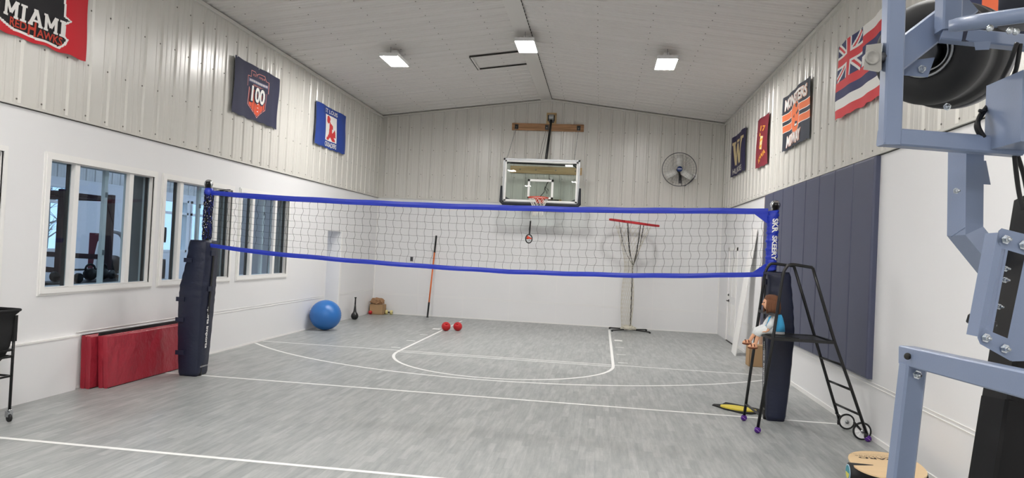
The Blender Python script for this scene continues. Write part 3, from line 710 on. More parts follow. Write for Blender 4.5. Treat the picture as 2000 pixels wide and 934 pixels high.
rim = mb.build('rim', t)
mb = MB()
lv = [(.22, .028), (.175, .12), (.135, .22), (.115, .31), (.12, .39), (.125, .44)]
for k in range(12):
    for s_ in (-1, 1):
        pts = []
        for i, (r, dz) in enumerate(lv):
            a = 2*PI*k/12+s_*i*PI/12; pts.append((rc.x+r*math.cos(a), rc.y+r*math.sin(a), rc.z-dz))
        mb.tube(pts, .0045, M_whitecord, 5)
mb.build('hoop_net', rim)
for xa, xb in ((3.56, 3.49), (5.13, 5.10)):
    mb = MB(); a, b = V((xa, -.12, 4.90)), V((xb, gy+.05, 3.99)); n = 34
    for i in range(n):
        c = a.lerp(b, (i+.5)/n); d = (b-a).normalized(); sx = V((1, 0, 0)) if i % 2 else V((0, 1, 0)); sx = (sx-d*sx.dot(d)).normalized()
        mb.tube([c+d*.021*math.cos(q)+sx*.009*math.sin(q) for q in [2*PI*j/8 for j in range(8)]], .0035, M_zinc, 5, closed=True)
    mb.build('chain', t)
mb = MB()
for s_ in (-1, 1): mb.tube([(4.34+.02*s_, -.1, 4.88), (4.30+.03*s_, -.5, 4.45), (4.27+.02*s_, gy+.1, 3.95)], .004, M_cord, 5)
mb.build('pull_rope', t)
mb = MB(); mb.tube([(4.47, -.03, 3.64), (4.46, -.12, 3.60), (4.40, -.14, 3.50), (4.36, -.10, 3.38), (4.42, -.10, 3.26), (4.44, -.10, 3.36), (4.36, -.12, 3.44), (4.34, -.10, 3.30), (4.24, -.08, 3.18), (4.16, -.07, 3.08)], .009, M_cord, 6); mb.build('power_cord', t)
def outlet(x, z, y=0.0, dark=False, lab='', cat='outlet'):
    o = thing('wall_outlet', (x, y, z), lab, cat)
    MB().box((x-.037, y-.01, z-.058), (x+.037, y, z+.058), M_dgrey if dark else M_wht).build('cover_plate', o)
    mb = MB()
    for dz in (-.022, .022): mb.box((x-.016, y-.014, z+dz-.014), (x+.016, y-.009, z+dz+.014), M_blk if dark else M_trim)
    mb.build('socket', o); return o
outlet(4.50, 3.63, -.024, lab='white wall outlet seen through the backboard glass with a black plug')
outlet(.98, 1.45, dark=True, lab='small dark wall outlet on the white back wall beside the orange pole')

# wall fan
fx, fy, fz, fr_ = 7.61, -.36, 3.945, .405
t = thing('wall_fan', (fx, 0, fz), 'round caged steel wall fan with blue hub on the back wall', 'fan')
mb = MB()
for s_ in (-1, 1):
    for r in (.12, .20, .28, .345): mb.tube([(fx+r*math.cos(a), fy-s_*(.10-.07*(r/fr_)**2), fz+r*math.sin(a)) for a in [2*PI*k/36 for k in range(36)]], .0012, M_dgrey, 4, closed=True)
    for k in range(32):
        a = 2*PI*k/32; mb.tube([(fx+r*math.cos(a), fy-s_*(.10-.07*(r/fr_)**2), fz+r*math.sin(a)) for r in (.06, .2, .32, fr_)], .0011, M_dgrey, 4)
mb.tube([(fx+fr_*math.cos(a), fy, fz+fr_*math.sin(a)) for a in [2*PI*k/48 for k in range(48)]], .009, M_dgrey, 8, closed=True)
mb.build('cage', t)
for k in range(3):
    a0 = PI/2-.02+k*2*PI/3; e = V((math.cos(a0), 0, math.sin(a0))); q = V((-math.sin(a0), 0, math.cos(a0))); c = V((fx, fy, fz))
    mb = MB(); rings = []
    for r, hw, tw in ((.07, .055, .02), (.12, .075, .024), (.24, .080, .020), (.36, .074, .016)):
        rings.append([c+e*r+q*hw+V((0, -tw, 0)), c+e*r+V((0, -.006, 0)), c+e*r-q*hw+V((0, tw, 0)), c+e*r-q*hw+V((0, tw+.004, 0)), c+e*r+V((0, 0, 0)), c+e*r+q*hw+V((0, -tw+.004, 0))])
    mb.loft(rings, M_blade); mb.build('blade', t)
MB().lathe([(.02, -.02), (.062, -.015), (.066, 0), (.055, .02)], (fx, fy-.09, fz), (0, 1, 0), M_hub, 22).build('hub', t)
mb = MB(); mb.box((fx-.05, fy-.112, fz-.005), (fx+.05, fy-.108, fz+.006), M_wht); mb.build('hub_badge', t)
mb = MB(); mb.lathe([(.04, 0), (.055, .02), (.055, .14), (.04, .16)], (fx, fy+.05, fz), (0, 1, 0), M_blk, 18); mb.build('motor', t)
mb = MB(); mb.tube([(fx, fy+.12, fz), (fx+.04, -.1, fz-.10), (fx+.06, -.02, fz-.22)], .022, M_black, 8); mb.box((fx+.03, -.035, fz-.30), (fx+.10, -.02, fz-.1), M_dgrey); mb.build('bracket', t)
mb = MB(); mb.tube([(fx+.03, fy+.15, fz-.05), (fx+.08, -.2, fz-.25), (fx+.10, -.12, fz-.37), (fx+.19, -.06, fz-.36), (fx+.30, -.05, fz-.26), (fx+.415, -.03, fz-.13)], .008, M_cord, 6)
mb.lathe([(.013, 0), (.013, .03)], (fx+.415, -.035, fz-.13), (0, -1, 0), M_blk, 8); mb.build('power_cord', t)
outlet(8.03, 3.83, -.02, lab='white wall outlet wired to the round wall fan')

# ================================================================ VOLLEYBALL NET AND POSTS
NY = -9.0
def interp(tab, x):
    for (x0, z0), (x1, z1) in zip(tab, tab[1:]):
        if x <= x1 or (x1, z1) == tab[-1]:
            t_ = (x-x0)/(x1-x0); return z0+(z1-z0)*t_
topz = lambda x: interp([(.8, 2.355), (1.6, 2.325), (2.78, 2.31), (3.8, 2.305), (4.73, 2.315), (5.5, 2.325), (6.26, 2.345), (7.0, 2.372), (7.75, 2.395)], x)
botz = lambda x: interp([(.85, 1.675), (1.6, 1.615), (2.8, 1.572), (3.8, 1.55), (4.73, 1.54), (5.5, 1.553), (6.26, 1.572), (7.0, 1.61), (7.6, 1.655), (7.75, 1.665)], x)
t = thing('volleyball_net', ((.8+7.75)/2, NY, 1.6), 'blue taped volleyball net stretched across the court between the two padded posts', 'net')
xs = [.80+(7.72-.80)*i/60 for i in range(61)]
def tape(zf, w0, name):
    mb = MB(); rings = []
    for x in xs:
        z = zf(x)+.002*math.sin(x*9); hw = w0/2*(.8+.2*min(1, (x-.8)*1.5+.1))
        rings.append([(x, NY-.011, z-hw), (x, NY-.016+.003*math.sin(x*7), z), (x, NY-.011, z+hw), (x, NY+.011, z+hw), (x, NY+.014, z), (x, NY+.011, z-hw)])
    mb.loft(rings, M_blue, False); return mb.build(name, t)
tape(topz, .066, 'top_tape'); tape(botz, .056, 'bottom_tape')
mb = MB(); nv_ = 68; rows = 8; P2 = []
rnd = random.Random(3)
for i in range(nv_+1):
    x = .85+(7.66-.85)*i/nv_; ph = rnd.uniform(0, 6); col = []
    for j in range(rows+1):
        z = topz(x)-.03+(botz(x)+.02-topz(x)+.03)*j/rows
        col.append((x+.006*math.sin(j*2.1+ph*.3), NY+.004*math.sin(ph+j), z))
    P2.append(col)
    pts = []
    for j in range(rows):
        a, b = V(col[j]), V(col[j+1]); amp = .0125*(1 if (j+i//5) % 2 else -1)*rnd.uniform(.2, 1.3)
        for k in range(4): q = a.lerp(b, k/4); pts.append((q.x+amp*math.sin(PI*k/4), q.y, q.z))
    pts.append(col[-1]); mb.tube(pts, .0019, M_cord, 4, cap=False)
for j in range(1, rows):
    pts = []
    for i in range(nv_):
        a, b = V(P2[i][j]), V(P2[i+1][j]); pts += [a, a.lerp(b, .5)+V((0, 0, -.004))]
    pts.append(P2[-1][j]); pts.append((7.70, NY, P2[-1][j][2])); mb.tube(pts, .0017, M_cord, 4, cap=False)
for d in (-.018, .035): mb.tube([(x, NY, topz(x)-.03+d*0-.002) for x in xs], .003, M_cord, 4)
mb.build('net_mesh', t)
# corner gussets
mb = MB()
for tri in (((7.56, 2.365), (7.72, 2.37), (7.72, 2.25)), ((7.58, 1.68), (7.72, 1.79), (7.72, 1.66))):
    mb.prism(list(tri), NY-.008, NY+.008, lambda u, v, q: (u, q, v), M_blue)
mb.build('corner_gusset', t)
# right sleeve with lettering
mb = MB(); rings = []
for k in range(41):
    z = 2.405-.70*k/40; r = .058+.006*math.sin(k*2.3)+.004*math.sin(k*5.1); tw = .008*math.sin(k*.9)
    rings.append([(7.785+tw*.4+math.cos(a)*(r+.012*max(0, math.cos(a+PI))), NY+math.sin(a)*(r+.004*math.sin(a*5+k)), z+.01*math.cos(a)) for a in [2*PI*j/24 for j in range(24)]])
mb.loft(rings, M_blue); sl_ = mb.build('post_sleeve', t)
mb = MB()
def slf(u, v):     # text wrapped round the sleeve: u down the sleeve, v across
    a = -PI/2+.12+v/.068; return (7.785+.071*math.cos(a), NY+.071*math.sin(a), 2.385-u)
put_text(mb, 'SKR', slf, (.155, .0), w=.16, h=.066, m=M_line, bold=.035, shear=-.15); put_text(mb, 'SKEERY', slf, (.415, .0), w=.285, h=.056, m=M_line, bold=.035)
mb.build('sleeve_lettering', sl_)
# bunched net on the left post
mb = MB(); rnd = random.Random(5)
for k in range(46):
    pts = []; a = rnd.uniform(0, 2*PI); r = rnd.uniform(.035, .06)
    for j in range(26): z = 2.36-.60*j/25; a += rnd.uniform(-.5, .7); pts.append((.775+r*math.cos(a), NY+r*math.sin(a), z+rnd.uniform(-.01, .01)))
    mb.tube(pts, .0045, (M_bluenet, M_cord, M_blue, M_bluenet, M_cord)[k % 5], 4)
for k in range(60):
    a = rnd.uniform(-PI, 0); z = rnd.uniform(1.8, 2.33); mb.ball((.775+.062*math.cos(a), NY+.062*math.sin(a), z), .006, M_whitecord, 5)
mb.build('bunched_netting', t)
mb = MB(); mb.lathe([(.05, 0), (.062, .03), (.058, .07), (.045, .1)], (.775, NY, 2.315), (0, 0, 1), M_blue, 16)
mb.tube([(.81, NY, 2.37), (1.0, NY-.02, 2.40), (1.08, NY-.02, 2.405)], .005, M_cord, 5); mb.build('tension_strap', t)

def post(x, lab, sgn):
    t = thing('net_post', (x, NY, 0), lab, 'post')
    mb = MB(); mb.tube([(x, NY, .0), (x, NY, 2.47)], .042, M_black, 18); mb.build('pole', t)
    mb = MB(); mb.lathe([(.03, -.014), (.055, -.012), (.055, -.008), (.046, 0), (.055, .008), (.055, .012), (.03, .014)], (x, NY, 2.47), (0, 1, 0), M_chrome, 24); mb.build('pulley', t)
    mb = MB(); mb.box((x-.03, NY-.022, 2.40), (x+.03, NY-.016, 2.50), M_black); mb.box((x-.03, NY+.016, 2.40), (x+.03, NY+.022, 2.50), M_black); mb.lathe([(.008, 0), (.008, .006)], (x, NY-.022, 2.47), (0, -1, 0), M_chrome, 8); mb.build('pulley_bracket', t)
    return t
pl = post(.765, 'black net post with bunched blue netting wrapped round it', 1)
pr_ = post(7.80, 'black net post inside the blue lettered sleeve', -1)

def pad(levels, lab, inner, strap_side):
    # levels: z, xleft, xright, yfront, yback
    t = thing('post_pad', ((levels[0][1]+levels[0][2])/2, NY, 0), lab, 'post padding')
    rings = []; rnd = random.Random(int(levels[0][1]*100))
    zs = []
    for (a, b) in zip(levels, levels[1:]):
        for k in range(8): zs.append([p+(q-p)*k/8 for p, q in zip(a, b)])
    zs.append(list(levels[-1]))
    for i, (z, xl, xr, yf, yb) in enumerate(zs):
        w_ = .0025*math.sin(i*1.9)+.0015*math.sin(i*4.3); e = .02
        if i in (0, len(zs)-1): w_ = -.012
        rings.append([(xl-w_+e, yf-w_*.6, z), ((xl+xr)/2, yf-w_*.9-.006, z-.01*math.sin(i)), (xr+w_-e, yf-w_*.6, z), (xr+w_, yf+e, z), (xr+w_+.003, (yf+yb)/2, z), (xr+w_, yb-e, z), (xr+w_-e, yb, z), (xl-w_+e, yb, z), (xl-w_, yb-e, z), (xl-w_, yf+e, z)])
    mb = MB(); mb.loft(rings, M_navy); mb.build('foam_cover', t)
    f_ = lambda z: [interp([(l[0], l[k]) for l in levels], z) for k in (1, 2, 3, 4)]
    xi = (lambda z: f_(z)[1]+.011) if inner > 0 else (lambda z: f_(z)[0]-.011)
    # closing slot with straps on the inner face
    mb = MB()
    for z0, z1 in ((.78, 1.60),):
        pts = [(xi(z)+.001*inner, f_(z)[2]+.17, z) for z in [z0+(z1-z0)*k/8 for k in range(9)]]
        for a, b in zip(pts, pts[1:]): mb.bar(a, b, .012, .03, (1, 0, 0), M_blk)
    mb.build('closing_slot', t)
    for z in (1.58, 1.12):
        MB().box((xi(z)-.008, f_(z)[2]+.11, z-.035), (xi(z)+.008, f_(z)[2]+.21, z+.03), M_navy).build('strap', t)
    for z in strap_side:
        x_ = f_(z)[0]; y_ = f_(z)[2]
        MB().box((x_-.012, y_-.018, z-.03), (x_+.10, y_-.004, z+.025), M_navy).build('strap', t)
    mb = MB(); zc, hh = .62, .36
    def tf(u, v):
        z = zc-u; return (xi(z)+.002*inner, (f_(z)[2]+f_(z)[3])/2+inner*v-.0, z)
    put_text(mb, 'sports imports', tf, (0, 0), w=.54, h=.062, m=M_line, bold=.03)
    def tf2(u, v):
        return (xi(.12)+.004*inner, (f_(.12)[2]+f_(.12)[3])/2+inner*u, .12+v)
    put_text(mb, 'SPORTSIMPORTS.COM', tf2, (0, 0), w=.17, h=.017, m=M_line)
    mb.build('lettering', t)
    return t
pad([(0, .545, .80, -9.10, -8.84), (.35, .52, .81, -9.11, -8.82), (.90, .505, .825, -9.13, -8.80), (1.15, .515, .835, -9.13, -8.80), (1.45, .575, .845, -9.12, -8.81), (1.74, .60, .84, -9.11, -8.82)],
    'tall navy post padding next to the red mats, lettered down its side', 1, (1.48, .98, .72, .30))
pad([(0, 7.775, 7.985, -9.10, -8.86), (.45, 7.77, 8.02, -9.11, -8.84), (1.0, 7.755, 8.045, -9.12, -8.82), (1.3, 7.745, 8.02, -9.12, -8.82), (1.70, 7.745, 7.975, -9.11, -8.84)],
    'tall navy post padding behind the ladder stand', -1, ())

# ================================================================ REFEREE LADDER STAND
ya_, yb_ = -9.72, -9.19
t = thing('referee_stand', (8.07, -9.45, 0), 'black tubular umpire ladder stand on wheels with a plush doll on its seat', 'ladder')
r_ = .0165
def smooth(pts, n=5):
    out = []
    for i in range(len(pts)-1):
        p0, p1, p2, p3 = [V(pts[max(0, min(len(pts)-1, i+k))]) for k in (-1, 0, 1, 2)]
        for k in range(n):
            s_ = k/n; out.append(.5*((2*p1)+(-p0+p2)*s_+(2*p0-5*p1+4*p2-p3)*s_*s_+(-p0+3*p1-3*p2+p3)*s_**3))
    out.append(V(pts[-1])); return out
MB().tube([(7.545, ya_, .06), (7.645, ya_, .86), (7.725, ya_, 1.60)]+smooth([(7.732, ya_, 1.66), (7.748, ya_, 1.73), (7.79, ya_, 1.785), (7.85, ya_, 1.792)], 4)+[(8.02, ya_, 1.772), (8.035, ya_, 1.755)], r_, M_black, 10).build('side_frame', t)
MB().tube([(8.03, ya_, 1.765), (8.13, ya_, 1.46), (8.28, ya_, 1.0), (8.45, ya_, .56), (8.632, ya_, .07)], r_, M_black, 10).build('ladder_rail', t)
MB().tube([(7.512, yb_, .06), (7.565, yb_, .60), (7.665, yb_, 1.60)]+smooth([(7.672, yb_, 1.66), (7.69, yb_, 1.73), (7.73, yb_, 1.785), (7.80, yb_, 1.79)], 4)+[(7.975, yb_, 1.775), (7.99, yb_, 1.76)], r_, M_black, 10).build('side_frame', t)
MB().tube([(7.985, yb_, 1.77), (8.10, yb_, 1.42), (8.235, yb_, 1.0), (8.40, yb_, .49), (8.545, yb_, .05)], r_, M_black, 10).build('ladder_rail', t)
rx = lambda z, near: interp([(.07, 8.632), (.56, 8.45), (1.0, 8.28), (1.46, 8.13)], z) if near else interp([(.05, 8.545), (.49, 8.40), (1.0, 8.235), (1.42, 8.10)], z)
lx = lambda z, near: interp([(.06, 7.545), (.86, 7.645), (1.6, 7.725)], z) if near else interp([(.06, 7.512), (.60, 7.565), (1.6, 7.665)], z)
for z in (.27, .52, .77): MB().tube([(rx(z, 1), ya_, z), (rx(z, 0), yb_, z)], .013, M_black, 8).build('rung', t)
MB().bar((lx(.19, 0), yb_, .19), (lx(.19, 1), ya_, .19), .012, .028, (0, 0, 1), M_black).build('front_brace', t)
MB().bar((lx(1.25, 0), yb_, 1.25), (lx(1.25, 1), ya_, 1.25), .03, .03, (0, 0, 1), M_black).build('front_brace', t)
MB().bar((lx(1.68, 0), yb_, 1.68), (lx(1.68, 1), ya_, 1.68), .025, .04, (0, 0, 1), M_black).build('back_rest', t)
mb = MB(); z = 1.0
for y, nr in ((ya_, 1), (yb_, 0)): mb.bar((lx(z, nr), y, z), (rx(z, nr), y, z), .03, .026, (0, 0, 1), M_black)
mb.bar((lx(z, 0)+.01, yb_, z), (lx(z, 1)+.01, ya_, z), .03, .026, (0, 0, 1), M_black); mb.bar((rx(z, 0), yb_, z), (rx(z, 1), ya_, z), .03, .026, (0, 0, 1), M_black)
mb.build('platform_frame', t)
mb = MB(); mb.box((7.66, ya_+.02, 1.012), (7.93, yb_-.02, 1.024), M_black); mb.build('seat_board', t)
mb = MB(); mb.box((7.93, ya_+.02, 1.0), (8.22, yb_-.02, 1.008), M_black); mb.build('foot_board', t)
for y in (ya_, yb_): MB().lathe([(.02, 0), (.02, .05)], (rx(.09, y == ya_)-.0, y, .04), (0, 0, 1), M_blk, 10).build('rubber_foot', t)
def wheel(xc, yc, R):
    w_ = MB(); w_.tube([(xc+(R-.011)*math.cos(a), yc, R+(R-.011)*math.sin(a)) for a in [2*PI*k/28 for k in range(28)]], .011, M_blk, 8, closed=True); w_ = w_.build('wheel', t)
    mb = MB(); mb.lathe([(.02, -.02), (.02, .02)], (xc, yc, R), (0, 1, 0), M_alu, 12)
    mb.lathe([(R-.018, -.006), (R-.018, .006)], (xc, yc, R), (0, 1, 0), M_wht, 28, False)
    for k in range(8):
        a = 2*PI*k/8+.2; mb.bar((xc+.018*math.cos(a), yc-.008, R+.018*math.sin(a)), (xc+(R-.022)*math.cos(a), yc-.008, R+(R-.022)*math.sin(a)), .006, .014, (0, 1, 0), M_wht)
    mb.build('wheel_disc', w_)
wheel(8.595, yb_-.045, .088); wheel(8.60, ya_+.05, .095)
mb = MB(); mb.tube([(8.50, ya_, .19), (8.60, ya_+.05, .095)], .012, M_black, 8); mb.tube([(8.49, yb_, .17), (8.595, yb_-.045, .088)], .012, M_black, 8); mb.build('axle_bracket', t)
# tennis ball feet (split on the legs)
for (x, y), lab in (((7.51, yb_), 'purple ball on the front leg of the ladder stand beside the yellow disc'), ((7.543, ya_), 'purple ball on the near front leg of the ladder stand'), ((8.642, ya_-.0), 'purple ball on the ladder foot against the wall')):
    b = thing('tennis_ball', (x, y, .034), lab, 'ball')
    MB().ball((x, y, .034), .034, M_purple, 22).build('felt', b)
    mb = MB(); mb.tube([(x+.0345*math.cos(a)*math.cos(.45*math.sin(2*a)), y+.0345*math.sin(a)*math.cos(.45*math.sin(2*a)), .034+.0345*math.sin(.45*math.sin(2*a))) for a in [2*PI*k/40 for k in range(40)]], .0014, mat('ball seam', 'c9a9d8', .8), 5, closed=True); mb.build('seam', b)

# ---- plush doll on the platform
t = thing('plush_doll', (7.70, -9.45, 1.03), 'plush doll with brown hair, white robe and blue cape sitting on the ladder stand', 'doll')
def skin(name, pts, edges, rad, m, parent, sub=2):
    me = bpy.data.meshes.new(name); me.from_pydata([tuple(p) for p in pts], edges, []); ob = bpy.data.objects.new(name, me); COL.objects.link(ob)
    ob.modifiers.new('s', 'SKIN'); 
    for i, r in enumerate(rad): me.skin_vertices[0].data[i].radius = (r, r) if not isinstance(r, tuple) else r
    me.skin_vertices[0].data[0].use_root = True
    sb = ob.modifiers.new('u', 'SUBSURF'); sb.levels = sb.render_levels = sub
    dg = bpy.context.evaluated_depsgraph_get(); m2 = bpy.data.meshes.new_from_object(ob.evaluated_get(dg)); bpy.data.objects.remove(ob)
    m2.materials.clear(); m2.materials.append(m); m2.polygons.foreach_set('use_smooth', [True]*len(m2.polygons))
    o = bpy.data.objects.new(name, m2); COL.objects.link(o); attach(o, parent); return o
dy = -9.45
D = lambda x, y, z: V((7.70+x, dy+y, 1.03+z))
# body: facing -x, leaning forward a little; one continuous figure
pts = [D(.05, 0, .06), D(.045, 0, .14), D(.02, 0, .20), D(.0, 0, .235), D(-.015, 0, .31),
       D(.02, .05, .19), D(-.02, .085, .12), D(-.065, .085, .045), D(-.09, .08, .03),
       D(.02, -.05, .19), D(-.015, -.085, .12), D(-.05, -.09, .04), D(-.075, -.085, .025),
       D(-.02, .045, .045), D(-.13, .055, .02), D(-.18, .045, -.05), D(-.205, .045, -.10), D(-.25, .045, -.115),
       D(-.02, -.045, .045), D(-.12, -.055, .02), D(-.155, -.055, -.06), D(-.165, -.055, -.12), D(-.21, -.055, -.145)]
ed = [(0, 1), (1, 2), (2, 3), (3, 4), (2, 5), (5, 6), (6, 7), (7, 8), (2, 9), (9, 10), (10, 11), (11, 12), (0, 13), (13, 14), (14, 15), (15, 16), (16, 17), (0, 18), (18, 19), (19, 20), (20, 21), (21, 22)]
rad = [.055, .055, .045, .026, .05, .026, .022, .018, .018, .026, .022, .018, .018, .035, .03, .021, .02, .024, .035, .03, .021, .02, .024]
body = skin('body', pts, ed, rad, M_skin, t)
hc = D(-.02, 0, .325)
mb = MB(); mb.ball(hc, .078, M_skin, 24, (.95, 1, 1.05)); mb.ball(hc+V((-.077, 0, -.012)), .011, M_skin, 10)
for s_ in (-1, 1): mb.ball(hc+V((-.0, .078*s_, -.005)), .016, M_skin, 10, (.7, .4, 1))
hd = mb.build('head', t)
mb = MB()
for s_ in (-1, 1): mb.ball(hc+V((-.069, .03*s_, .008)), .0065, M_blk, 8)
mb.tube([hc+V((-.066+.004*abs(k), .008*k, -.040+.0016*k*k)) for k in range(-2, 3)], .0025, mat('doll mouth', '8c3a34', .8), 6); mb.build('face_detail', hd)
mb = MB(); rnd = random.Random(2)
mb.loft([[hc+V((.018+rr*math.cos(a)*1.0, rr*1.08*math.sin(a), zz)) for a in [2*PI*k/24 for k in range(24)]] for rr, zz in ((.03, .098), (.062, .085), (.079, .05), (.081, .02))], M_hair)
for k in range(30):
    a = -2.25+4.5*k/29; r1 = .080; p = lambda z, q=0: hc+V((.012+(r1+q)*math.cos(a), (r1+q)*1.04*math.sin(a), z))
    mb.tube([p(.045), p(.0, .004), p(-.05, .006+rnd.uniform(0, .006)), p(-.105, rnd.uniform(-.005, .01))], [.013, .014, .013, .007], M_hair, 6)
mb.build('hair', t)
def rob(c, rx_, ry_, n=20): return [c+V((rx_*math.cos(a), ry_*math.sin(a), 0)) for a in [2*PI*k/n for k in range(n)]]
mb = MB(); mb.loft([rob(D(.06, 0, .002), .085, .095), rob(D(.055, 0, .05), .082, .092), rob(D(.045, 0, .12), .066, .078), rob(D(.025, 0, .19), .052, .062), rob(D(.005, 0, .232), .030, .034)], M_robe)
for s_ in (-1, 1):
    mb.tube([D(.02, .05*s_, .195), D(-.015, .086*s_, .12), D(-.05, .088*s_, .06)], [.03, .034, .03], M_robe, 12)
    mb.tube([D(.02, .045*s_, .04), D(-.08, .055*s_, .04), D(-.135, .055*s_, .015), D(-.152, .052*s_, -.03)], [.05, .046, .040, .036], M_robe, 14)
mb.build('robe', t)
mb = MB(); mb.loft([[D(.055, 0, z)+V((rx_*math.cos(a), ry_*math.sin(a), 0)) for a in [-PI*.72+2*PI*.72*k/16 for k in range(17)]]+[D(.055, 0, z)+V(((rx_-.008)*math.cos(a), (ry_-.008)*math.sin(a), 0)) for a in [PI*.72-2*PI*.72*k/16 for k in range(17)]] for z, rx_, ry_ in ((.03, .092, .102), (.10, .084, .096), (.17, .066, .082), (.21, .048, .066))], M_sash)
mb.tube([D(.05, -.03, .215), D(-.025, -.055, .17), D(-.04, -.045, .09), D(-.075, -.045, .062)], [.014, .018, .02, .022], M_sash, 8)
mb.build('cape', t)
for k, (x, y, z) in enumerate(((-.235, .045, -.118), (-.195, -.055, -.148))):
    c = D(x, y, z); sb = MB().ball(c, .038, M_skin, 16, (1.35, .8, .62)).build('sandal', t)
    mb = MB(); mb.ball(c+V((0, 0, -.015)), .039, M_sandal, 16, (1.4, .84, .36))
    for q in (-.02, .012): mb.tube([c+V((q, .032*math.cos(a), .026*math.sin(a))) for a in [PI*j/8 for j in range(9)]], .006, M_sandal, 6)
    mb.build('sandal_strap', sb)
for s_, (x, y, z) in ((1, (-.09, .08, .03)), (-1, (-.075, -.085, .025))):
    mb = MB(); c = D(x, y, z); mb.ball(c, .02, M_skin, 12, (1.1, .8, .6))
    for q in range(4): mb.tube([c+V((-.01, (q-1.5)*.009, 0)), c+V((-.028, (q-1.5)*.010, -.003)), c+V((-.036, (q-1.5)*.010, -.009))], [.0055, .005, .004], M_skin, 6)
    mb.tube([c+V((.0, -.014*s_, 0)), c+V((-.014, -.024*s_, -.002))], [.006, .005], M_skin, 6); mb.build('hand', t)

# ================================================================ THINGS ON THE FLOOR
t = thing('exercise_ball', (.335, -3.9, 0), 'large blue inflatable exercise ball against the wall by the open doorway', 'exercise ball')
R = .313; c = V((.335, -3.9, R*.97))
mb = MB(); prof = [(R*math.sin(a)*(1+.0), -R*math.cos(a)*.97) for a in [PI*k/40 for k in range(41)]]
prof = [(r+(.0025*math.cos(k*3.14) if 8 < k < 32 else 0), h) for k, (r, h) in enumerate(prof)]
mb.lathe(prof, c, (0, 0, 1), M_ballblue, 48); mb.build('ball_skin', t)
mb = MB(); mb.lathe([(.014, -.004), (.014, .003), (.006, .006)], (c.x-R*.93, c.y-R*.25, c.z+.1), (-.93, -.25, .1), M_wht, 10); mb.build('valve_plug', t)

t = thing('mace_club', (.165, -1.75, 0), 'black ball-ended club standing upright in front of the corner cardboard box', 'exercise club')
mb = MB(); mb.lathe([(.02, 0), (.055, .012), (.082, .05), (.088, .085), (.078, .125), (.05, .16), (.034, .20), (.026, .27), (.019, .36)], (.165, -1.75, 0), (0, 0, 1), M_black, 24); mb.build('club_head', t)
MB().lathe([(.019, .36), (.016, .46), (.016, .50), (.027, .505), (.027, .52), (.012, .525)], (.165, -1.75, 0), (0, 0, 1), M_black, 16).build('grip', t)

def carton(x0, y0, x1, y1, h, lab, opened=False):
    t = thing('cardboard_box', ((x0+x1)/2, (y0+y1)/2, 0), lab, 'box'); e = .005; mb = MB()
    mb.box((x0, y0, 0), (x1, y1, e), M_card)
    for a, b in (((x0, y0), (x1, y0+e)), ((x0, y1-e), (x1, y1)), ((x0, y0), (x0+e, y1)), ((x1-e, y0), (x1, y1))): mb.box((a[0], a[1], 0), (b[0], b[1], h), M_card)
    mb.build('carton', t)
    for s_ in (0, 1):
        yy = y0 if s_ == 0 else y1; d = 1 if s_ == 0 else -1; ym = (y0+y1)/2
        mb = MB(); q = (yy, h), (ym-.004*d, h+.004) if not opened else (yy-.10*d, h-.03 if s_ == 0 else h+.08)
        mb.add([(x0, q[0][0], q[0][1]), (x1, q[0][0], q[0][1]), (x1, q[1][0], q[1][1]), (x0, q[1][0], q[1][1]), (x0, q[0][0], q[0][1]-.004), (x1, q[0][0], q[0][1]-.004), (x1, q[1][0], q[1][1]-.004), (x0, q[1][0], q[1][1]-.004)], [(0, 1, 2, 3), (4, 7, 6, 5), (0, 4, 5, 1), (2, 6, 7, 3), (1, 5, 6, 2), (0, 3, 7, 4)], M_card); mb.build('flap', t)
    return t
carton(.045, -.37, .395, -.10, .25, 'brown cardboard box in the back corner with crumpled paper on top')
t = thing('crumpled_paper', (.2, -.23, .25), 'crumpled brown paper heaped on the corner cardboard box', 'paper')
rnd = random.Random(9)
for k, (x, y, s_) in enumerate(((.16, -.24, .10), (.25, -.2, .09))):
    me = bpy.data.meshes.new('paper'); bm = bmesh.new(); bmesh.ops.create_icosphere(bm, subdivisions=3, radius=1)
    for v in bm.verts:
        q = 1+rnd.uniform(-.22, .18); v.co = V((v.co.x*s_*1.35*q, v.co.y*s_*1.0*q, max(v.co.z, -.55)*s_*1.0*q))
    z0 = min(v.co.z for v in bm.verts)
    for v in bm.verts: v.co += V((x, y, .256-z0))
    bm.to_mesh(me); bm.free(); me.materials.append(M_paper); o = bpy.data.objects.new('paper_wad', me); COL.objects.link(o); attach(o, t)
t = thing('small_ball', (.09, -.43, .0), 'small red ball in front of the corner cardboard box', 'ball'); MB().ball((.09, -.43, .05), .05, M_redball, 18).build('ball_skin', t)
t = thing('foam_roller', (.49, -.2, 0), 'small pale yellow two-wheeled roller beside the corner cardboard box', 'roller')
mb = MB(); mb.lathe([(.02, -.09), (.02, .09)], (.50, -.17, .055), (1, .15, 0), M_blk, 12); mb.build('axle', t)
for s_ in (-1, 1):
    c = V((.50+.06*s_, -.17+.009*s_, .055)); w_ = MB().lathe([(.05, -.03), (.055, -.024), (.055, .024), (.05, .03)], c, (1, .15, 0), M_backcarton, 20).build('roller_wheel', t)
    MB().lathe([(.022, -.034), (.022, .034)], c, (1, .15, 0), M_blk, 12).build('wheel_hub', w_)

t = thing('training_pole', (1.6, -.5, 0), 'long orange pole with black ends leaning on the back wall', 'pole')
a, b = V((1.598, -.50, .02)), V((1.612, -.045, 2.08))
mb = MB(); mb.tube([a.lerp(b, .18), a.lerp(b, .79)], .019, M_orange, 14); mb.build('shaft', t)
for q0, q1 in ((0, .18), (.79, 1)): mb = MB(); mb.tube([a.lerp(b, q0), a.lerp(b, q0+.01), a.lerp(b, q1)], [.03, .023, .023], M_blk, 14); mb.build('grip', t)

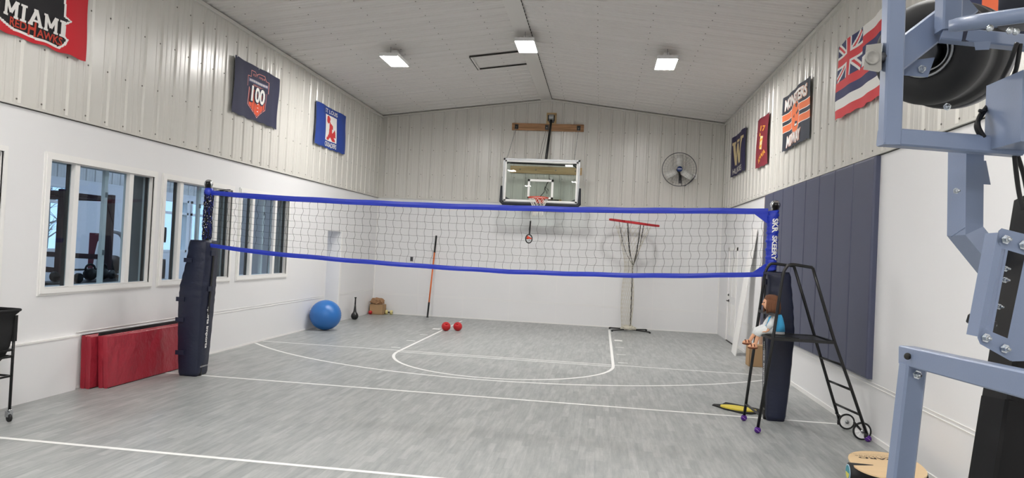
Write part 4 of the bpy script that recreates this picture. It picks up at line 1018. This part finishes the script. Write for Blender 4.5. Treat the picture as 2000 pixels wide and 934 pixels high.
for (x, y, rz), lab in (((2.60, -2.80, .35), 'left red medicine ball with a hand hole, near the lane line'), ((2.83, -2.68, -.2), 'right red medicine ball with a hand hole, near the lane line')):
    t = thing('medicine_ball', (x, y, 0), lab, 'medicine ball'); R = .097
    mb = MB(); n, k2 = 32, 24; c = V((x, y, R)); ax = V((math.sin(rz)*.5, -.72, .62)).normalized(); s1 = ax.cross(V((0, 0, 1))).normalized(); s2 = s1.cross(ax)
    vs = []
    for i in range(k2+1):
        for j in range(n):
            d = V((math.sin(PI*i/k2)*math.cos(2*PI*j/n), math.sin(PI*i/k2)*math.sin(2*PI*j/n), math.cos(PI*i/k2)))
            u, v_ = d.dot(s1), d.dot(s2); q = (u/.42)**2+(v_/.20)**2; r = R
            if d.dot(ax) > 0 and q < 1: r = R*(1-.5*(1-q)**.4)
            vs.append(c+d*r)
    mb.add(vs, [(i*n+j, (i+1)*n+j, (i+1)*n+(j+1) % n, i*n+(j+1) % n) for i in range(k2) for j in range(n)], M_redball, True); mb.build('ball_shell', t)
    MB().tube([c+ax*R*.9+s1*.042+s2*.0, c+ax*R*.985+s2*.004, c+ax*R*.9-s1*.042], .009, M_redball, 8).build('grip_bar', t)

# hanging trainer below the hoop
t = thing('hanging_ring', (4.12, -1.47, 2.05), 'black strap with a ring hanging below the basketball net', 'ring trainer')
hx, hy = 4.175, -1.46
MB().tube([(4.33, hy, 2.62), (4.25, hy, 2.6), (hx, hy, 2.49)] if 0 else [(hx+.05, hy, 2.66), (hx+.01, hy, 2.57), (hx, hy, 2.49)], .003, M_whitecord, 5).build('cord', t)
MB().bar((hx, hy, 2.50), (hx-.012, hy, 2.18), .02, .034, (0, 1, 0), M_black).build('strap', t)
c = V((hx-.02, hy, 2.085)); mb = MB(); mb.tube([c+V((.078*math.sin(a)*.92, .03*math.sin(a), .098*math.cos(a))) for a in [2*PI*k/28 for k in range(28)]], .014, M_black, 8, closed=True); mb.build('ring', t)
mb = MB(); mb.lathe([(.045, 0), (.012, .12)], c+V((-.05, 0, .03)), (1, .2, -.25), M_rim, 16); mb.ball(c+V((.01, .02, 0)), .04, M_wht, 14, (.8, .8, 1.2)); mb.build('target_cone', t)

# setting target stand
t = thing('target_stand', (6.6, -.70, 0), 'tall black target stand with a red eight-sided top frame and white net', 'training target')
bx, by = 6.60, -.66
for (x, y) in ((6.12, -.32), (7.05, -.80), (6.17, -.88), (7.0, -.28)):
    mb = MB(); mb.tube([(bx, by, .05), (x, y, .028)], .016, M_black, 8); mb.lathe([(.024, 0), (.024, .03)], (x, y, 0), (0, 0, 1), M_blk, 8); mb.build('base_leg', t)
MB().tube([(bx, by, .03), (bx-.01, by, 1.50), (bx, by, 1.62)], .015, M_black, 8).build('pole', t)
rc8 = V((6.56, -.92, 2.585)); rad8 = .58
oct_ = [rc8+V((rad8*math.cos(PI/8+PI/4*k), .50*math.sin(PI/8+PI/4*k), -.055*math.cos(PI/8+PI/4*k)+.03*math.sin(PI/8+PI/4*k))) for k in range(8)]
for k in range(8):
    a, b = oct_[k], oct_[(k+1) % 8]; MB().bar(a, b, .05, .09, (0, 0, 1), M_redplastic, .012).build('frame_bar', t)
mb = MB()
for k in (0, 1): mb.tube([oct_[k], oct_[k+3 if k else 4]], .008, M_redplastic, 6)
mb.build('cross_tube', t)
P0 = V((bx, by, 1.56))
for k, kk in ((0, 1), (2, 1), (3, 0), (5, 0), (6, 1)):
    e = oct_[k].lerp(oct_[(k+1) % 8], .5) if k in (0,) else oct_[k]
    e = e.lerp(rc8, .35)+V((0, 0, .01)); m_ = P0.lerp(e, .5)+V(((e.x-P0.x)*.10, 0, -.10))
    MB().tube(smooth([P0, m_, e], 6), .010 if kk else .006, M_black, 7).build('support_rod', t)
mb = MB(); n = 20
def fr2(z):
    if z > 1.5: q = (z-1.5)/1.1; return .10+.36*q**1.4
    return .10+.05*math.sin(PI*min(1, z/1.5))
def ncx(z): return (bx-.10)+(rc8.x-bx+.10)*max(0, (z-1.5)/1.1), by+(rc8.y-by)*max(0, (z-1.5)/1.1)
zs = [.10+.10*k for k in range(25)]
for k in range(n):
    for s_ in (-1, 1):
        pts = []
        for i, z in enumerate(zs):
            a = 2*PI*k/n+s_*i*PI/n; r = fr2(z); cx_, cy_ = ncx(z); pts.append((cx_+r*math.cos(a), cy_+r*.7*math.sin(a), z))
        mb.tube(pts, .0032, M_beige, 4, cap=False)
o = mb.build('catch_net', t)
rnd = random.Random(4); mb = MB()
for k in range(26):
    a = rnd.uniform(0, 2*PI); pts = []
    for j in range(10): a += rnd.uniform(.4, .9); r = rnd.uniform(.05, .15); pts.append((bx-.05+r*1.25*math.cos(a), by+r*.9*math.sin(a), .03+rnd.uniform(0, .13)*(1-r*4)+.02))
    mb.tube(smooth(pts, 2), .009, M_beige, 5)
mb.build('gathered_net', t)

# leaning white plank, small box by the right wall
t = thing('leaning_plank', (8.45, -3.75, 0), 'long white plank leaning against the wall beside the white door', 'plank')
MB().bar((8.44, -3.60, .012), (8.695, -3.80, 2.42), .42, .022, (0, 1, 0), M_trim, .004).build('board', t)
carton(8.43, -5.02, 8.69, -4.74, .36, 'brown cardboard box on the floor behind the padded net post')

# yellow disc on a black pad, beside the ladder
t = thing('black_pad', (7.5, -8.6, 0), 'flat black pointed pad lying on the floor by the ladder stand', 'pad')
poly = [(7.27, -8.50), (7.30, -8.44), (7.40, -8.42), (7.47, -8.28), (7.56, -8.33), (7.78, -8.50), (7.90, -8.62), (7.84, -8.74), (7.66, -8.84), (7.56, -8.84), (7.38, -8.68), (7.33, -8.58)]
MB().prism(poly, .002, .014, lambda u, v, q: (u, v, q), M_blackcloth).build('cloth', t)
t = thing('yellow_disc', (7.53, -8.62, .014), 'flat yellow oval disc on the black pad by the ladder stand', 'disc')
mb = MB(); mb.prism([(7.555+.185*math.cos(a)*(1+.08*math.cos(2*a)), -8.635+.125*math.sin(a)-.06*math.cos(a)) for a in [2*PI*k/36 for k in range(36)]], .015, .03, lambda u, v, q: (u, v, q), M_yellow); mb.build('disc_body', t)

# red folding mats against the left wall
def matpanel(mb, x0, x1, y0, y1, h, lean, m=M_red):
    rings = []
    for i in range(13):
        y = y0+(y1-y0)*i/12; e = .012; rg = []
        for (x, z) in ((x0+e, 0), (x1-e, 0), (x1, e), (x1+.006*math.sin(i*1.3), h*.35), (x1+.007*math.sin(i*2.1+1), h*.7), (x1, h-e), (x1-e, h), (x0+e, h), (x0, h-e), (x0, e)):
            rg.append((x-lean*z, y+(.006 if i in (0, 12) else 0)*0, z))
        rings.append(rg)
    mb.loft(rings, m, False)
for k, (xb, ya0, ya1, ln, h, lab) in enumerate(((.04, -10.14, -8.2, .03, .60, 'red folded gym mat at the back, flat against the wall'), (.195, -10.05, -8.2, .07, .595, 'front red folded gym mat with a black top edge beside the padded post'))):
    t = thing('folding_mat', (xb, (ya0+ya1)/2, 0), lab, 'gym mat')
    for q in range(2):
        mb = MB(); matpanel(mb, xb+.062*q, xb+.062*q+.056, ya0, ya1, h-.004*q, ln); mb.build('mat_panel', t)
    mb = MB(); x0 = xb-ln*h
    mb.box((x0-.0, ya0+.005, h-.004), (x0+(.03 if k else .02), ya1, h+(.035 if k else .006)), M_blk); mb.box((xb+.05, ya0+.01, .0), (xb+.115, ya1, .006), M_blk); mb.build('hinge_cover', t)

# ball cart at the left edge
cx_, cy_ = .478, -11.54
t = thing('ball_cart', (.2, -12.0, 0), 'black fabric ball cart on castors by the white wall', 'cart')
XL, YN = -.0, -12.35
xs_ = (.15, cx_); ys_ = (YN, cy_)
for x in xs_:
    for y in ys_:
        lg = MB(); lg.tube([(x, y, .11), (x, y, .98)], .0125, M_black, 10); lg = lg.build('upright', t)
        cs = MB(); cs.box((x-.018, y-.03, .045), (x+.018, y+.022, .10), M_chrome); cs.lathe([(.02, .098), (.02, .112)], (x, y, 0), (0, 0, 1), M_chrome, 12); cs = cs.build('castor', lg)
        MB().lathe([(.03, -.012), (.036, -.008), (.036, .008), (.03, .012)], (x+.012, y-.012, .036), (.3, 1, 0), M_blk, 20).build('castor_wheel', cs)
        MB().bar((x, y-.02, .085), (x+.05, y-.01, .098), .02, .006, (0, 0, 1), M_chrome).build('brake_tab', cs)
mb = MB()
for z in (.66, .60, .42):
    for y in ys_: mb.tube([(xs_[0], y, z), (xs_[1], y, z)], .010, M_black, 8)
    for x in xs_: mb.tube([(x, ys_[0], z), (x, ys_[1], z)], .010, M_black, 8)
mb.build('crossbar', t)
mb = MB(); rings = []
def rrect(x0, x1, y0, y1, z, e=.04): 
    out = []
    for (cx0, cy0, a0) in ((x1-e, y1-e, 0), (x0+e, y1-e, PI/2), (x0+e, y0+e, PI), (x1-e, y0+e, 1.5*PI)):
        for k in range(5): a = a0+k*PI/8; out.append((cx0+e*math.cos(a), cy0+e*math.sin(a), z))
    return out
for z, q in ((1.03, -.03), (1.01, -.035), (.98, -.012), (.90, -.008), (.80, -.004), (.70, .005), (.60, .03), (.53, .07), (.48, .13)):
    rings.append(rrect(xs_[0]+q, xs_[1]-q, ys_[0]+q, ys_[1]-q, z))
mb.loft(rings, M_blackcloth, True, False); mb.add(rings[-1], [tuple(range(20))], M_blackcloth); mb.build('fabric_basket', t)
mb = MB(); mb.tube(rrect(xs_[0]-.037, xs_[1]+.037, ys_[0]-.037, ys_[1]+.037, 1.03), .014, M_blackcloth, 8, closed=True); mb.build('basket_rim', t)
for x in xs_: MB().box((x-.017, cy_-.017, .74), (x+.017, cy_+.017, .98), M_blackcloth).build('post_sleeve', t)

# ================================================================ BALANCE BOARD
t = thing('balance_board', (8.2, -11.2, 0), 'wooden oval balance board with printed lettering resting on a black roller', 'balance board')
bc = V((8.27, -11.12, .155)); th_ = math.radians(-8)
def bb(u, v, q=0): return bc + V((u*math.cos(th_)-v*math.sin(th_), u*math.sin(th_)+v*math.cos(th_), q+u*.05))
out = []
for k in range(56):
    a = 2*PI*k/56; ca, sa = math.cos(a), math.sin(a); out.append((.275*math.copysign(abs(ca)**.85, ca), .40*math.copysign(abs(sa)**.85, sa)))
MB().prism(out, -.006, .006, lambda u, v, q: bb(u, v, q), M_ply).build('deck', t)
mb = MB()
pf = lambda u, v: bb(-u, -v, .0072)
ink = mat('brown print', '3a2a20', .6)
put_text(mb, 'BOARD', pf, (.0, -.155), w=.36, h=.055, m=ink, bold=.03)
put_text(mb, 'BALANCE TRAINER', pf, (.0, -.215), w=.40, h=.028, m=ink)
put_text(mb, 'For Exercise, Fun and Training For More Than One Sport', pf, (.03, -.262), w=.44, h=.016, m=ink)
put_text(mb, 'Use With Caution Always', pf, (.0, -.292), w=.28, h=.010, m=ink)
mb.build('print', t)
rl = t.copy() if 0 else None
t2 = thing('board_roller', (8.1, -11.2, .075), 'black roller with a teal and yellow round end label under the balance board', 'roller')
ax0 = bb(-.30, -.07, 0); ax1 = bb(.29, -.02, 0); ax0.z = ax1.z = .078
d_ = (ax1-ax0).normalized()
mb = MB(); mb.lathe([(.06, -.002), (.078, .004), (.078, (ax1-ax0).length-.004), (.06, (ax1-ax0).length)], ax0, d_, M_blk, 28); mb.build('cylinder', t2)
mb = MB(); mb.lathe([(.064, 0), (.064, .003)], ax0-d_*.005, d_, mat('roller label rim', 'bcd3e6', .5), 28, False); mb.lathe([(.055, 0), (.055, .003)], ax0-d_*.007, d_, mat('teal label', '3f8f9c', .5), 28, False)
s1 = d_.cross(V((0, 0, 1))).normalized()
mb.prism([(.045*math.cos(a), .045*math.sin(a)-.004) for a in [PI+PI*k/12 for k in range(13)]], -.0085, -.007, lambda u, v, q: ax0+s1*u+V((0, 0, v))+d_*q, mat('yellow label', 'd8cd5a', .5))
mb.build('end_label', t2)

# ================================================================ BALL MACHINE IN THE FOREGROUND
t = thing('ball_machine', (6.8, -15.5, 0), 'blue-grey steel ball throwing machine with a black wheel', 'ball machine')
B = M_steelblue; Y = (0, 1, 0)
def pt(px, py, d): return tuple(AT(px, py, d))
z_rail = pt(1738, 268, 1.6)[2]; xl_ = pt(1738, 268, 1.6)[0]; yl_ = pt(1738, 268, 1.6)[1]
MB().bar((xl_, yl_, z_rail-.02), (xl_-.004, yl_, 2.62), .04, .04, Y, B, .004).build('frame_tube', t)
MB().bar((xl_-.02, yl_, z_rail), pt(1990, 289, 1.58), .04, .04, Y, B, .004).build('frame_tube', t)
MB().bar((xl_-.0, yl_, 2.60), (xl_+.35, yl_, 2.60), .04, .04, Y, B, .004).build('frame_tube', t)
q = pt(2012, 218, 1.5); MB().box((q[0]-.045, q[1]-.05, q[2]-.075), (q[0]+.06, q[1]+.09, q[2]+.078), B).build('control_box', t)
MB().bar(pt(1880, 12, 1.80), pt(1735, 124, 1.72), .05, .07, Y, B, .004).build('swing_arm', t)
MB().bar(pt(1857, -110, 1.70), pt(1851, 62, 1.70), .05, .045, Y, B, .004).build('head_post', t)
MB().bar(pt(1838, 68, 1.70), pt(2040, 88, 1.62), .035, .032, Y, B, .003).build('cross_tube', t)
mb = MB()
for px in (1899, 1997): mb.bar(pt(px, 55, 1.665), pt(px-4, 82, 1.665), .004, .038, Y, M_navy)
mb.build('joint_gap', t)
tb = MB().prism([(1902, 82), (1936, 80), (1932, 97), (1905, 98)], 1.62, 1.626, lambda u, v, q: pt(u, v, q), B).build('tab', t)
# feed ring
mb = MB(); c = AT(1992, 34, 1.42); ro_, ri_ = .125, .105; n = 36
prof = [(ro_, -.012), (ro_, .012), (ri_, .016), (ri_, -.014), (ro_, -.012)]
mb.lathe(prof, c, (-.13, -.25, 1), B, n, True); mb.build('feed_ring', t)
mb = MB(); mb.lathe([(.055, -.005), (.055, .25)], c+V((.03, .02, 0)), (0, 0, 1), M_dgrey, 24); mb.build('feed_tube', t)
mb = MB()
for px, py in ((1970, 61), (1982, 63), (1931, 56)): mb.lathe([(.006, 0), (.006, .006)], AT(px, py, 1.30), -FWD, M_zinc, 10)
mb.build('rivet', t)
# wheel
ca, cb = AT(1806, 100, 1.86), AT(1866, 112, 2.01); ax = (cb-ca).normalized(); Lw = (cb-ca).length
mb = MB(); mb.lathe([(.03, .06), (.052, .05), (.060, .004), (.075, -.004), (.118, -.004), (.136, .012), (.143, .04), (.143, .055), (.137, .062), (.137, Lw*.55), (.146, Lw*.58), (.148, Lw*.75), (.146, Lw*.98), (.13, Lw)], ca, ax, M_blk, 56)
whl = mb.build('drive_wheel', t)
mb = MB()
for r, h in ((.066, -.006), (.048, .02)): mb.lathe([(r, h), (r+.005, h-.001), (r+.005, h+.003), (r, h+.003), (r, h)], ca, ax, M_alu, 40, True, False)
mb.lathe([(.03, .0), (.03, .05)], ca, ax, M_dgrey, 20); mb.build('hub_ring', whl)
mb = MB(); mb.lathe([(.150, Lw*.80), (.150, Lw+.004), (.14, Lw+.012)], ca, ax, M_dgrey, 56); mb.build('rear_shroud', t)
MB().prism([(1748, 122), (1826, 112), (1812, 151), (1748, 146)], 1.74, 1.746, lambda u, v, q: pt(u, v, q), B).build('axle_plate', t)
def bolt(px, py, d, r=.006):
    mb = MB(); p = AT(px, py, d); mb.lathe([(r*1.5, 0), (r*1.5, .002), (r, .002), (r, .008), (r*.6, .010)], p, -FWD, M_zinc, 6, False); mb.lathe([(r*.55, .01), (r*.55, .014)], p, -FWD, M_zinc, 8); return mb.build('bolt', t)
bolt(1800, 135, 1.738, .007); bolt(1849, 209, 1.86, .007)
# grey clamp at the left of the frame
mb = MB(); mb.prism([(1692, 88), (1722, 84), (1722, 136), (1716, 141), (1686, 136)], 1.575, 1.615, lambda u, v, q: pt(u, v, q), mat('grey plastic', '9a9893', .5))
mb.lathe([(.017, 0), (.017, .004), (.012, .004), (.011, .002)], AT(1703, 112, 1.575), -FWD, mat('grey plastic', '9a9893'), 24)
mb.build('clamp', t)
mb = MB(); mb.tube([AT(1710, 112, 1.6), AT(1730, 112, 1.6)], .012, M_dgrey, 8); mb.build('clamp_bolt', t)
# lower arm
def mring(p, dx, dz, w):       # cross-section of the arm, mitred in the x-z plane
    p = V(p); return [p+V((-dx, q, -dz)) for q in (-.045, .045)]+[p+V((dx, q, dz)) for q in (.045, -.045)]
m0, m1, m2 = AT(1886, 276, 1.72), AT(1884, 452, 1.72), AT(1972, 560, 1.66)
MB().loft([mring(m0, .02, 0, 0), mring(m1, .02, .011, 0)], B, False).build('mast', t)
MB().loft([mring(m1, .02, .011, 0), mring(m2, .016, .014, 0)], B, False).build('elbow_tube', t)
mb = MB()
for k in range(12): mb.ball(AT(1858+k*2.4, 462-k*1.55, 1.66+.0*k), .0022, B, 6)
mb.build('weld_bead', t)
bolt(1867, 373, 1.655, .005); bolt(1868, 294, 1.655, .004)
MB().prism([(1911, 314), (1926, 314), (1935, 361), (1919, 360), (1915, 340), (1911, 344)], 1.70, 1.706, lambda u, v, q: pt(u, v, q), B).build('hook', t)
# slotted bracket
d0, d1 = 1.30, 1.306; fn = lambda u, v, q: pt(u, v, q)
mb = MB(); mb.prism([(1950, 451), (1956, 446), (2060, 472), (2060, 516), (1952, 484), (1947, 470)], d0, d1, fn, B)
mb.prism([(1917, 640), (1970, 662), (1978, 705), (1973, 705), (1914, 672), (1909, 660)], d0, d1, fn, B)
mb.prism([(1950, 451), (1957, 484), (1924, 644), (1909, 660)], d0, d1, fn, B)
mb.prism([(2002, 499), (2060, 514), (2030, 705), (1976, 706), (1968, 661)], d0, d1, fn, B); mb.build('bracket_plate', t)
mb = MB(); mb.bar(AT(1949, 455, 1.34), AT(1911, 658, 1.34), .08, .005, Y, B); mb.build('bracket_flange', t)
for px, py in ((1964, 468), (1998, 479), (1925, 660), (1962, 681)): bolt(px, py, 1.298, .006)
for px, py in ((1963, 525), (1962, 547), (1950, 599), (1936, 634)): bolt(px, py, 1.38, .004)
# tall black column, leg frame, base
MB().bar(pt(2058, 395, 1.62), pt(1998, 800, 1.50), .10, .125, Y, M_matte, .006).build('column', t)
MB().bar(pt(1998, 790, 1.50), tuple(V(pt(1972, 960, 1.48))*1), .10, .125, Y, M_matte, .006).build('column', t)
pc = V(pt(1972, 955, 1.48)); MB().bar(tuple(pc), (pc.x-.06, pc.y, .10), .10, .125, Y, M_matte, .006).build('column', t)
p0 = V(pt(1784, 697, 1.6)); p1 = V(pt(2045, 760, 1.10))
MB().bar(tuple(p0+(p0-p1).normalized()*.035), tuple(p1), .045, .038, (0, 0, 1), B, .003).build('top_bar', t)
MB().bar((p0.x, p0.y, p0.z-.018), (p0.x-.115, p0.y-.01, .02), .046, .046, Y, B, .005).build('support_leg', t)
MB().bar((p1.x, p1.y, p1.z-.02), (p1.x+.1, p1.y-.06, .02), .046, .046, Y, B, .005).build('support_leg', t)
MB().bar((p0.x-.115, p0.y-.01, .05), (p1.x+.1, p1.y-.06, .05), .04, .04, (0, 0, 1), B).build('base_rail', t)
mb = MB(); mb.box((pc.x-.25, pc.y-.2, .0), (pc.x+.15, pc.y+.2, .10), M_black); mb.build('base_box', t)
bolt(1791, 732, 1.57, .007)
mb = MB(); mb.lathe([(.008, 0), (.008, .002)], AT(1772, 696, 1.572), -FWD, M_gap, 14); mb.build('bolt_hole', t)
mb = MB(); mb.bar(pt(1899, 622, 1.40), pt(1935, 638, 1.36), .02, .028, (0, 0, 1), M_black, .003); mb.build('handle', t)
for pts in (((1986, 84, 1.60), (1972, 124, 1.6), (1950, 165, 1.6), (1934, 200, 1.6), (1913, 228, 1.58), (1911, 248, 1.57), (1922, 268, 1.57)), ((1993, 86, 1.60), (1983, 140, 1.6), (1963, 170, 1.6), (1940, 194, 1.6), (1917, 226, 1.585), (1907, 246, 1.575), (1916, 268, 1.575)), ((1980, 286, 1.58), (1984, 330, 1.58), (1990, 375, 1.58), (1998, 410, 1.58)), ((1986, 300, 1.60), (2000, 345, 1.6), (2010, 400, 1.6))):
    MB().tube(smooth([AT(*p) for p in pts], 6), .0052, M_blk, 8).build('cable', t)
MB().tube([AT(1912, 216, 1.575), AT(1924, 218, 1.575)], .004, M_blk, 6).build('cable_tie', t)

# ================================================================ WEIGHT ROOM EQUIPMENT
t = thing('power_rack', (-1.65, -8.7, 0), 'dark red steel power rack behind the nearest gym window', 'weight rack')
for x in (-1.2, -2.3):
    for y in (-9.12, -8.22): MB().box((x-.035, y-.035, 0), (x+.035, y+.035, 2.32), M_maroon).build('upright', t)
for a, b in (((-1.2, -9.12, 2.26), (-1.2, -8.22, 2.26)), ((-2.3, -9.12, 2.26), (-2.3, -8.22, 2.26)), ((-1.2, -9.12, 2.26), (-2.3, -9.12, 2.26)), ((-1.2, -8.22, 2.26), (-2.3, -8.22, 2.26)), ((-1.2, -9.12, .1), (-2.3, -9.12, .1)), ((-1.2, -8.22, .1), (-2.3, -8.22, .1)), ((-1.2, -9.12, 1.25), (-2.3, -9.12, 1.3)), ((-1.2, -8.22, 1.42), (-2.3, -8.22, 1.42))):
    MB().bar(a, b, .06, .06, (0, .3, 1), M_maroon).build('crossmember', t)
t = thing('barbell', (-1.4, -8.7, 1.25), 'black barbell across the power rack behind the window', 'barbell')
MB().tube([(-1.4, -9.75, 1.24), (-1.4, -7.6, 1.24)], .014, M_black, 8).build('bar', t)
for y in (-9.5, -7.85): MB().lathe([(.05, -.02), (.2, -.02), (.2, .02), (.05, .02)], (-1.4, y, 1.24), (0, 1, 0), M_blk, 24).build('weight_plate', t)
t = thing('dumbbell_rack', (-.75, -8.9, 0), 'low black shelf rack under the nearest gym window', 'rack')
MB().box((-1.0, -9.75, 1.10), (-.5, -7.9, 1.14), M_black).build('shelf', t); MB().box((-1.0, -9.75, .5), (-.5, -7.9, .54), M_black).build('shelf', t)
for x in (-.97, -.53):
    for y in (-9.7, -7.95): MB().box((x-.025, y-.025, 0), (x+.025, y+.025, 1.12), M_black).build('leg', t)
for k, y in enumerate((-9.05, -8.83)):
    t = thing('kettlebell', (-.8, y, 1.14), ('left' if k == 0 else 'right')+' black kettlebell standing side by side behind the nearest gym window', 'kettlebell')
    MB().ball((-.8, y, 1.222), .082, M_blk, 18).build('bell', t)
    MB().tube([(-.8+.062*math.cos(a)*.3, y+.062*math.cos(a)*.95, 1.29+.062*math.sin(a)) for a in [PI*k_/12 for k_ in range(-2, 15)]], .014, M_blk, 8).build('handle', t)
for k, (y, lab) in enumerate(((-8.5, 'round grey dumbbell end on the shelf behind the nearest gym window'), (-8.3, 'black dumbbell farther right on the shelf behind the nearest window'), (-9.5, 'black dumbbell left on the shelf behind the nearest window'))):
    t = thing('dumbbell', (-.8, y, 1.14), lab, 'dumbbell')
    for x in (-.95, -.62): MB().lathe([(.05, -.03), (.06, -.02), (.06, .02), (.05, .03)], (x+.03, y, 1.20), (1, 0, 0), M_dgrey if k == 0 else M_blk, 18).build('weight_head', t)
    MB().tube([(-.95, y, 1.20), (-.62, y, 1.20)], .014, M_chrome, 8).build('grip', t)
t = thing('weight_plate_tree', (-1.6, -6.6, 0), 'black weight plates on a stand behind the middle gym window', 'weights')
MB().box((-1.64, -6.64, 0), (-1.56, -6.56, 1.95), M_black).build('post', t)
for z, y, r in ((1.78, -6.52, .13), (1.2, -6.5, .17)): MB().lathe([(.02, -.02), (.03, -.02), (r-.02, -.015), (r, -.02), (r, .02), (r-.02, .015), (.03, .02)], (-1.5, y, z), (.8, .6, 0), M_blk, 24).build('weight_plate', t)
t = thing('equipment_bag', (-1.5, -7.5, 0), 'black bag standing low behind the middle gym window', 'bag')
mb = MB(); mb.loft([rob(V((-1.5, -6.95, z)), a, b) for z, a, b in ((0, .2, .22), (.5, .22, .24), (1.1, .2, .22), (1.32, .12, .16))], M_blackcloth); mb.build('bag_body', t)
for (x, y, nm, grp) in ((-2.2, -3.3, 'chest press machine with dark red pads behind the third gym window', 0), (-3.2, -5.6, 'exercise bench with dark red pads behind the middle gym window', 1)):
    t = thing('exercise_machine', (x, y, 0), nm, 'exercise machine')
    MB().tube(smooth([(x, y-.35, 0), (x, y-.35, 1.2), (x, y-.2, 1.75), (x, y, 1.8), (x, y+.3, 1.7), (x, y+.4, 1.2), (x, y+.4, 0)], 4), .04, M_trim, 10).build('frame', t)
    mb = MB(); mb.box((x-.2, y-.3, 1.0), (x+.2, y-.2, 1.75), M_padred); mb.build('back_pad', t)
    mb = MB(); mb.lathe([(.02, -.05), (.20, -.05), (.22, 0), (.20, .05), (.02, .05)], (x+.2, y+.45, 1.35), (1, -.4, 0), M_padred, 24); mb.build('round_pad', t)
    MB().box((x-.25, y-.15, .9), (x+.25, y+.35, 1.02), M_navy).build('seat', t)
# bare trees outside the far windows
M_bark = mat('grey bark', '6d6660', .9); rnd = random.Random(11)
for k, (x, y) in enumerate(((-16, 1.5), (-19, 4.5), (-15, 6.0), (-18, 8.5), (-17, -1.5))):
    t = thing('bare_tree', (x, y, -.12), 'bare winter tree outside the far weight room windows', 'tree', 'bare trees outside the weight room')
    mb = MB(); mb.tube([(x, y, -.12), (x+.1, y, 2), (x, y+.1, 4), (x+.1, y, 7)], [.16, .13, .10, .04], M_bark, 7); mb.build('trunk', t)
    mb = MB()
    for q in range(46):
        z = rnd.uniform(1, 6.4); a = rnd.uniform(0, 2*PI); L2 = rnd.uniform(.8, 2.2); p = V((x, y, z)); e = p+V((math.cos(a)*L2, math.sin(a)*L2, rnd.uniform(.3, 1.3))); m_ = p.lerp(e, .5)+V((0, 0, -.12))
        mb.tube([p, m_, e], [.035, .02, .006], M_bark, 4)
        for w3 in range(3): e2 = m_+V((rnd.uniform(-.7, .7), rnd.uniform(-.7, .7), rnd.uniform(.1, .7))); mb.tube([m_, e2], [.014, .004], M_bark, 3)
    o = mb.build('branches', t); o['kind'] = 'stuff'
# low crate in the hallway seen through the doorway
t = thing('storage_crate', (-1.3, .45, 0), 'dark crate with a grey patterned side in the hallway behind the doorway', 'crate')
mb = MB(); mb.box((-1.6, .35, 0), (-1.2, .75, .55), M_blk); mb.build('crate_body', t); MB().box((-1.58, .335, .12), (-1.22, .35, .40), mat('patterned grey cloth', '6a7c90', .8, var=.4, vscale=(30, 30, 30))).build('side_panel', t)
